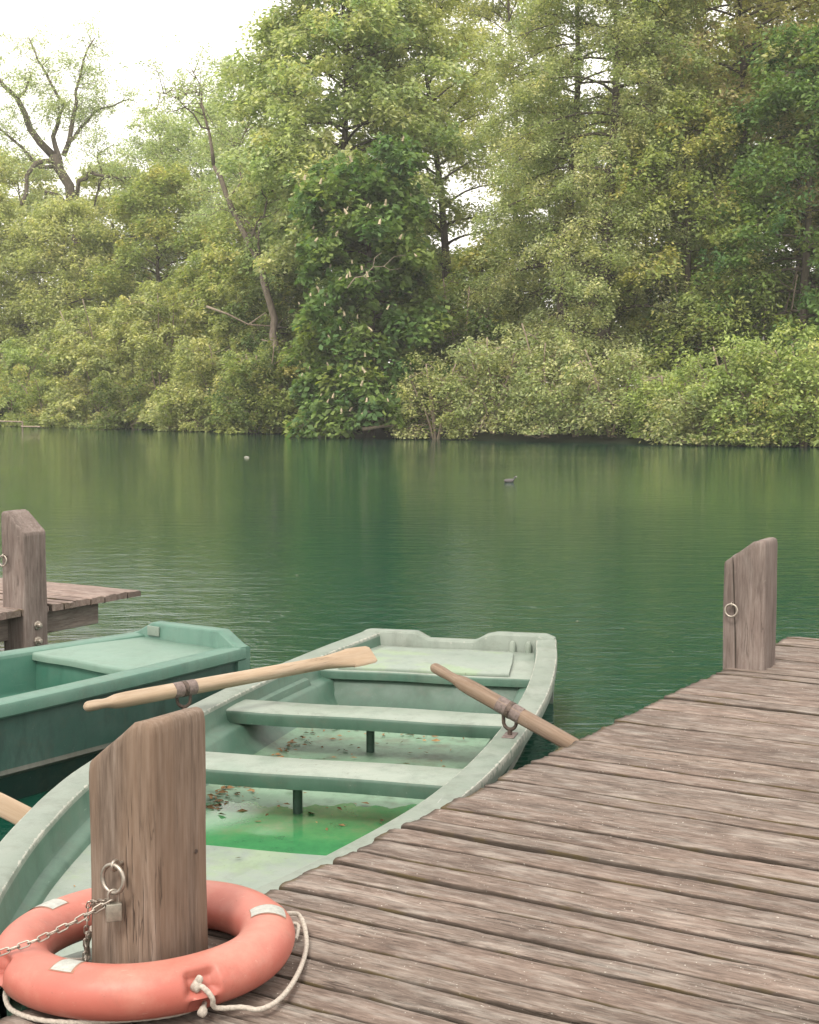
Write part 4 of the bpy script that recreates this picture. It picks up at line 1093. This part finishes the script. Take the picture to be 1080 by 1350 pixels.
# ------------------------------------------------------------------ padlock and chain
mw = Matrix.Translation(PC) @ Matrix.Rotation(ANG, 4, 'Z')
rcw = mw @ rc_near
fn = -E_
lock = empty('padlock', rcw + Vector((0, 0, -.034)) + fn * .0, ANG); tag(lock, 'small dull grey padlock hanging from the ring of the near post', 'padlock')
lock.rotation_euler = (0, 0, ANG + .9)
q = MB(); q.box(-.019, .019, -.010, .010, -.070, -.026); q.build('lock_body', M['brass'], lock, bevel=.003)
q = MB(); U = [(-.012, 0, -.03), (-.012, 0, -.008)] + [(.012 * math.cos(a), 0, -.006 + .013 * math.sin(a)) for a in [PI - PI * k / 10 for k in range(11)]] + [(.012, 0, -.008), (.012, 0, -.03)]
q.tube(U, .0036, 8); q.build('shackle', M['galv'], lock, smooth=60)
def chain(label, P, link=.030, wire=.0026, wdt=.0075, seed=1):
    # resample
    P = [Vector(p) for p in P]; L_ = [0]
    for a, b in zip(P, P[1:]): L_.append(L_[-1] + (b - a).length)
    def pt(d):
        d = max(0, min(L_[-1], d))
        for i in range(len(P) - 1):
            if d <= L_[i + 1]: break
        return P[i].lerp(P[i + 1], (d - L_[i]) / max(1e-9, L_[i + 1] - L_[i]))
    q = MB(); pitch = link - 2.6 * wire; n = int(L_[-1] / pitch)
    for k in range(n):
        a = pt(k * pitch); b = pt((k + 1) * pitch); c = (a + b) / 2; t = (b - a).normalized()
        u = t.cross(Vector((0, 0, 1)));
        u = u.normalized() if u.length > .05 else Vector((1, 0, 0))
        v = t.cross(u)
        tw = .55 + (PI / 2 if k % 2 else 0); s_ = u * math.cos(tw) + v * math.sin(tw)
        hl = link / 2 - wdt; loop = []
        for m_ in range(20):
            aa = 2 * PI * m_ / 20; loop.append(c + t * (math.copysign(hl, math.cos(aa)) + wdt * math.cos(aa)) + s_ * wdt * math.sin(aa))
        q.tube(loop, wire, 6, closed=True)
    o = q.build('chain', M['galv'], smooth=60); tag(o, label, 'chain'); return o
lw = rcw + Vector((0, 0, -.052)) + fn * .004
c0 = at(143, 1181, lw.z)
e0 = lw
ringL = Vector((RC.x - .36, RC.y - .07, DZ + .155))
sideL = at(-2, 1257, DZ + .12)
chain('thin steel chain running from the padlock over the lifebuoy to the left', [e0, e0.lerp(sideL, .33) - Vector((0, 0, .010)), e0.lerp(sideL, .66) - Vector((0, 0, .012)), sideL, sideL + Vector((-.10, .0, -.05)), sideL + Vector((-.16, .10, -.16))], .030, .0022, .0068)
dn = at(128, 1262, DZ + .02)
dn0 = mw @ Vector((-S1 / 2 + .012, -S1 / 2 - .012, .20))
chain('short chain end hanging down the left edge of the near post', [e0 + Vector((0, 0, -.0)), dn0, mw @ Vector((-S1 / 2 - .003, -S1 / 2 - .008, .10)), mw @ Vector((-S1 / 2 - .012, -S1 / 2 - .008, -.03)), mw @ Vector((-S1 / 2 - .02, -S1 / 2 - .01, -.10))], .022, .0018, .0055)

# ------------------------------------------------------------------ coot and floating things
cb = at(672, 636, 0); coot = empty('coot', (cb.x, cb.y, 0), 0); coot.scale = (.7, .7, .7); tag(coot, 'small dark water bird with white beak swimming in mid lake', 'bird')
q = MB(); rows = []
for x, hw_, z0, z1 in ((-.19, .004, .055, .065), (-.17, .03, .02, .085), (-.10, .075, -.03, .115), (0, .09, -.045, .125), (.08, .075, -.035, .115), (.12, .05, -.01, .12), (.135, .035, .05, .15), (.15, .028, .10, .185), (.17, .032, .13, .205), (.19, .028, .14, .20), (.205, .012, .155, .18)):
    rows.append([(x, hw_ * math.cos(a), (z0 + z1) / 2 + (z1 - z0) / 2 * math.sin(a)) for a in [2 * PI * k / 14 for k in range(14)]])
q.grid(rows, closed_v=True, cap=True); q.build('body', M['bird'], coot, smooth=80)
q = MB(); q.tube([(.198, 0, .19), (.212, 0, .178), (.245, 0, .158)], [.030, .026, .004], 8); q.build('beak', M['beak'], coot, smooth=70)
M['eye'] = simple('red_eye', (.25, .02, .02), .3)
for sgn in (-1, 1):
    q = MB(); q.tube([(.182, sgn * .026, .178), (.182, sgn * .033, .178)], .005, 8); q.build('eye', M['eye'], coot, smooth=70)
R = random.Random(3)
fl = at(325, 603, 0); q = MB()
q.grid([[(-.14, -.02, .012), (-.12, .03, .03)], [(0, -.05, .02), (.02, .05, .06)], [(.15, -.02, .012), (.13, .03, .03)]]); o = q.build('floating_leaf', M['beak'], loc=fl); o.scale = (.6, .6, .5); tag(o, 'single pale leaf floating on the lake left of centre', 'leaf')
R = random.Random(31); q = MB()
for _ in range(60):
    y = 5 + 45 * R.random() ** 1.3; x = R.uniform(-.32, .3) * y; a = R.uniform(0, PI); l_ = R.uniform(.006, .017)
    c = Vector((x, y, .004)); d = Vector((math.cos(a), math.sin(a), R.uniform(-.05, .15))) * l_; t = Vector((-d.y, d.x, l_ * R.uniform(0, .4))) * .5
    q.face([q.vert(c - d), q.vert(c + t), q.vert(c + d), q.vert(c - t)])
tag(q.build('floating_debris', simple('pale_seed_fluff', (.22, .21, .14), .8)), 'tiny pale seeds and leaf bits floating over the lake', 'debris', kind='stuff')
# weathered landing stage of pale poles at the far left shore
q0 = at(18, 566, 0); st = empty('landing_rail', (q0.x, q0.y, 0)); tag(st, 'pale low wooden rail standing in the water at the far left shore', 'rail')
for nm, pts in (('rail', [(-2.0, 0, .52), (.55, 0, .46)]), ('rail', [(.5, -.2, .18), (1.7, -.3, .16)]), ('upright', [(.55, 0, -.6), (.55, 0, .46)]), ('upright', [(-1.6, 0, -.6), (-1.6, 0, .50)])):
    q = MB(); q.tube(pts, .05, 8); q.build(nm, M['twig'], st, smooth=60)
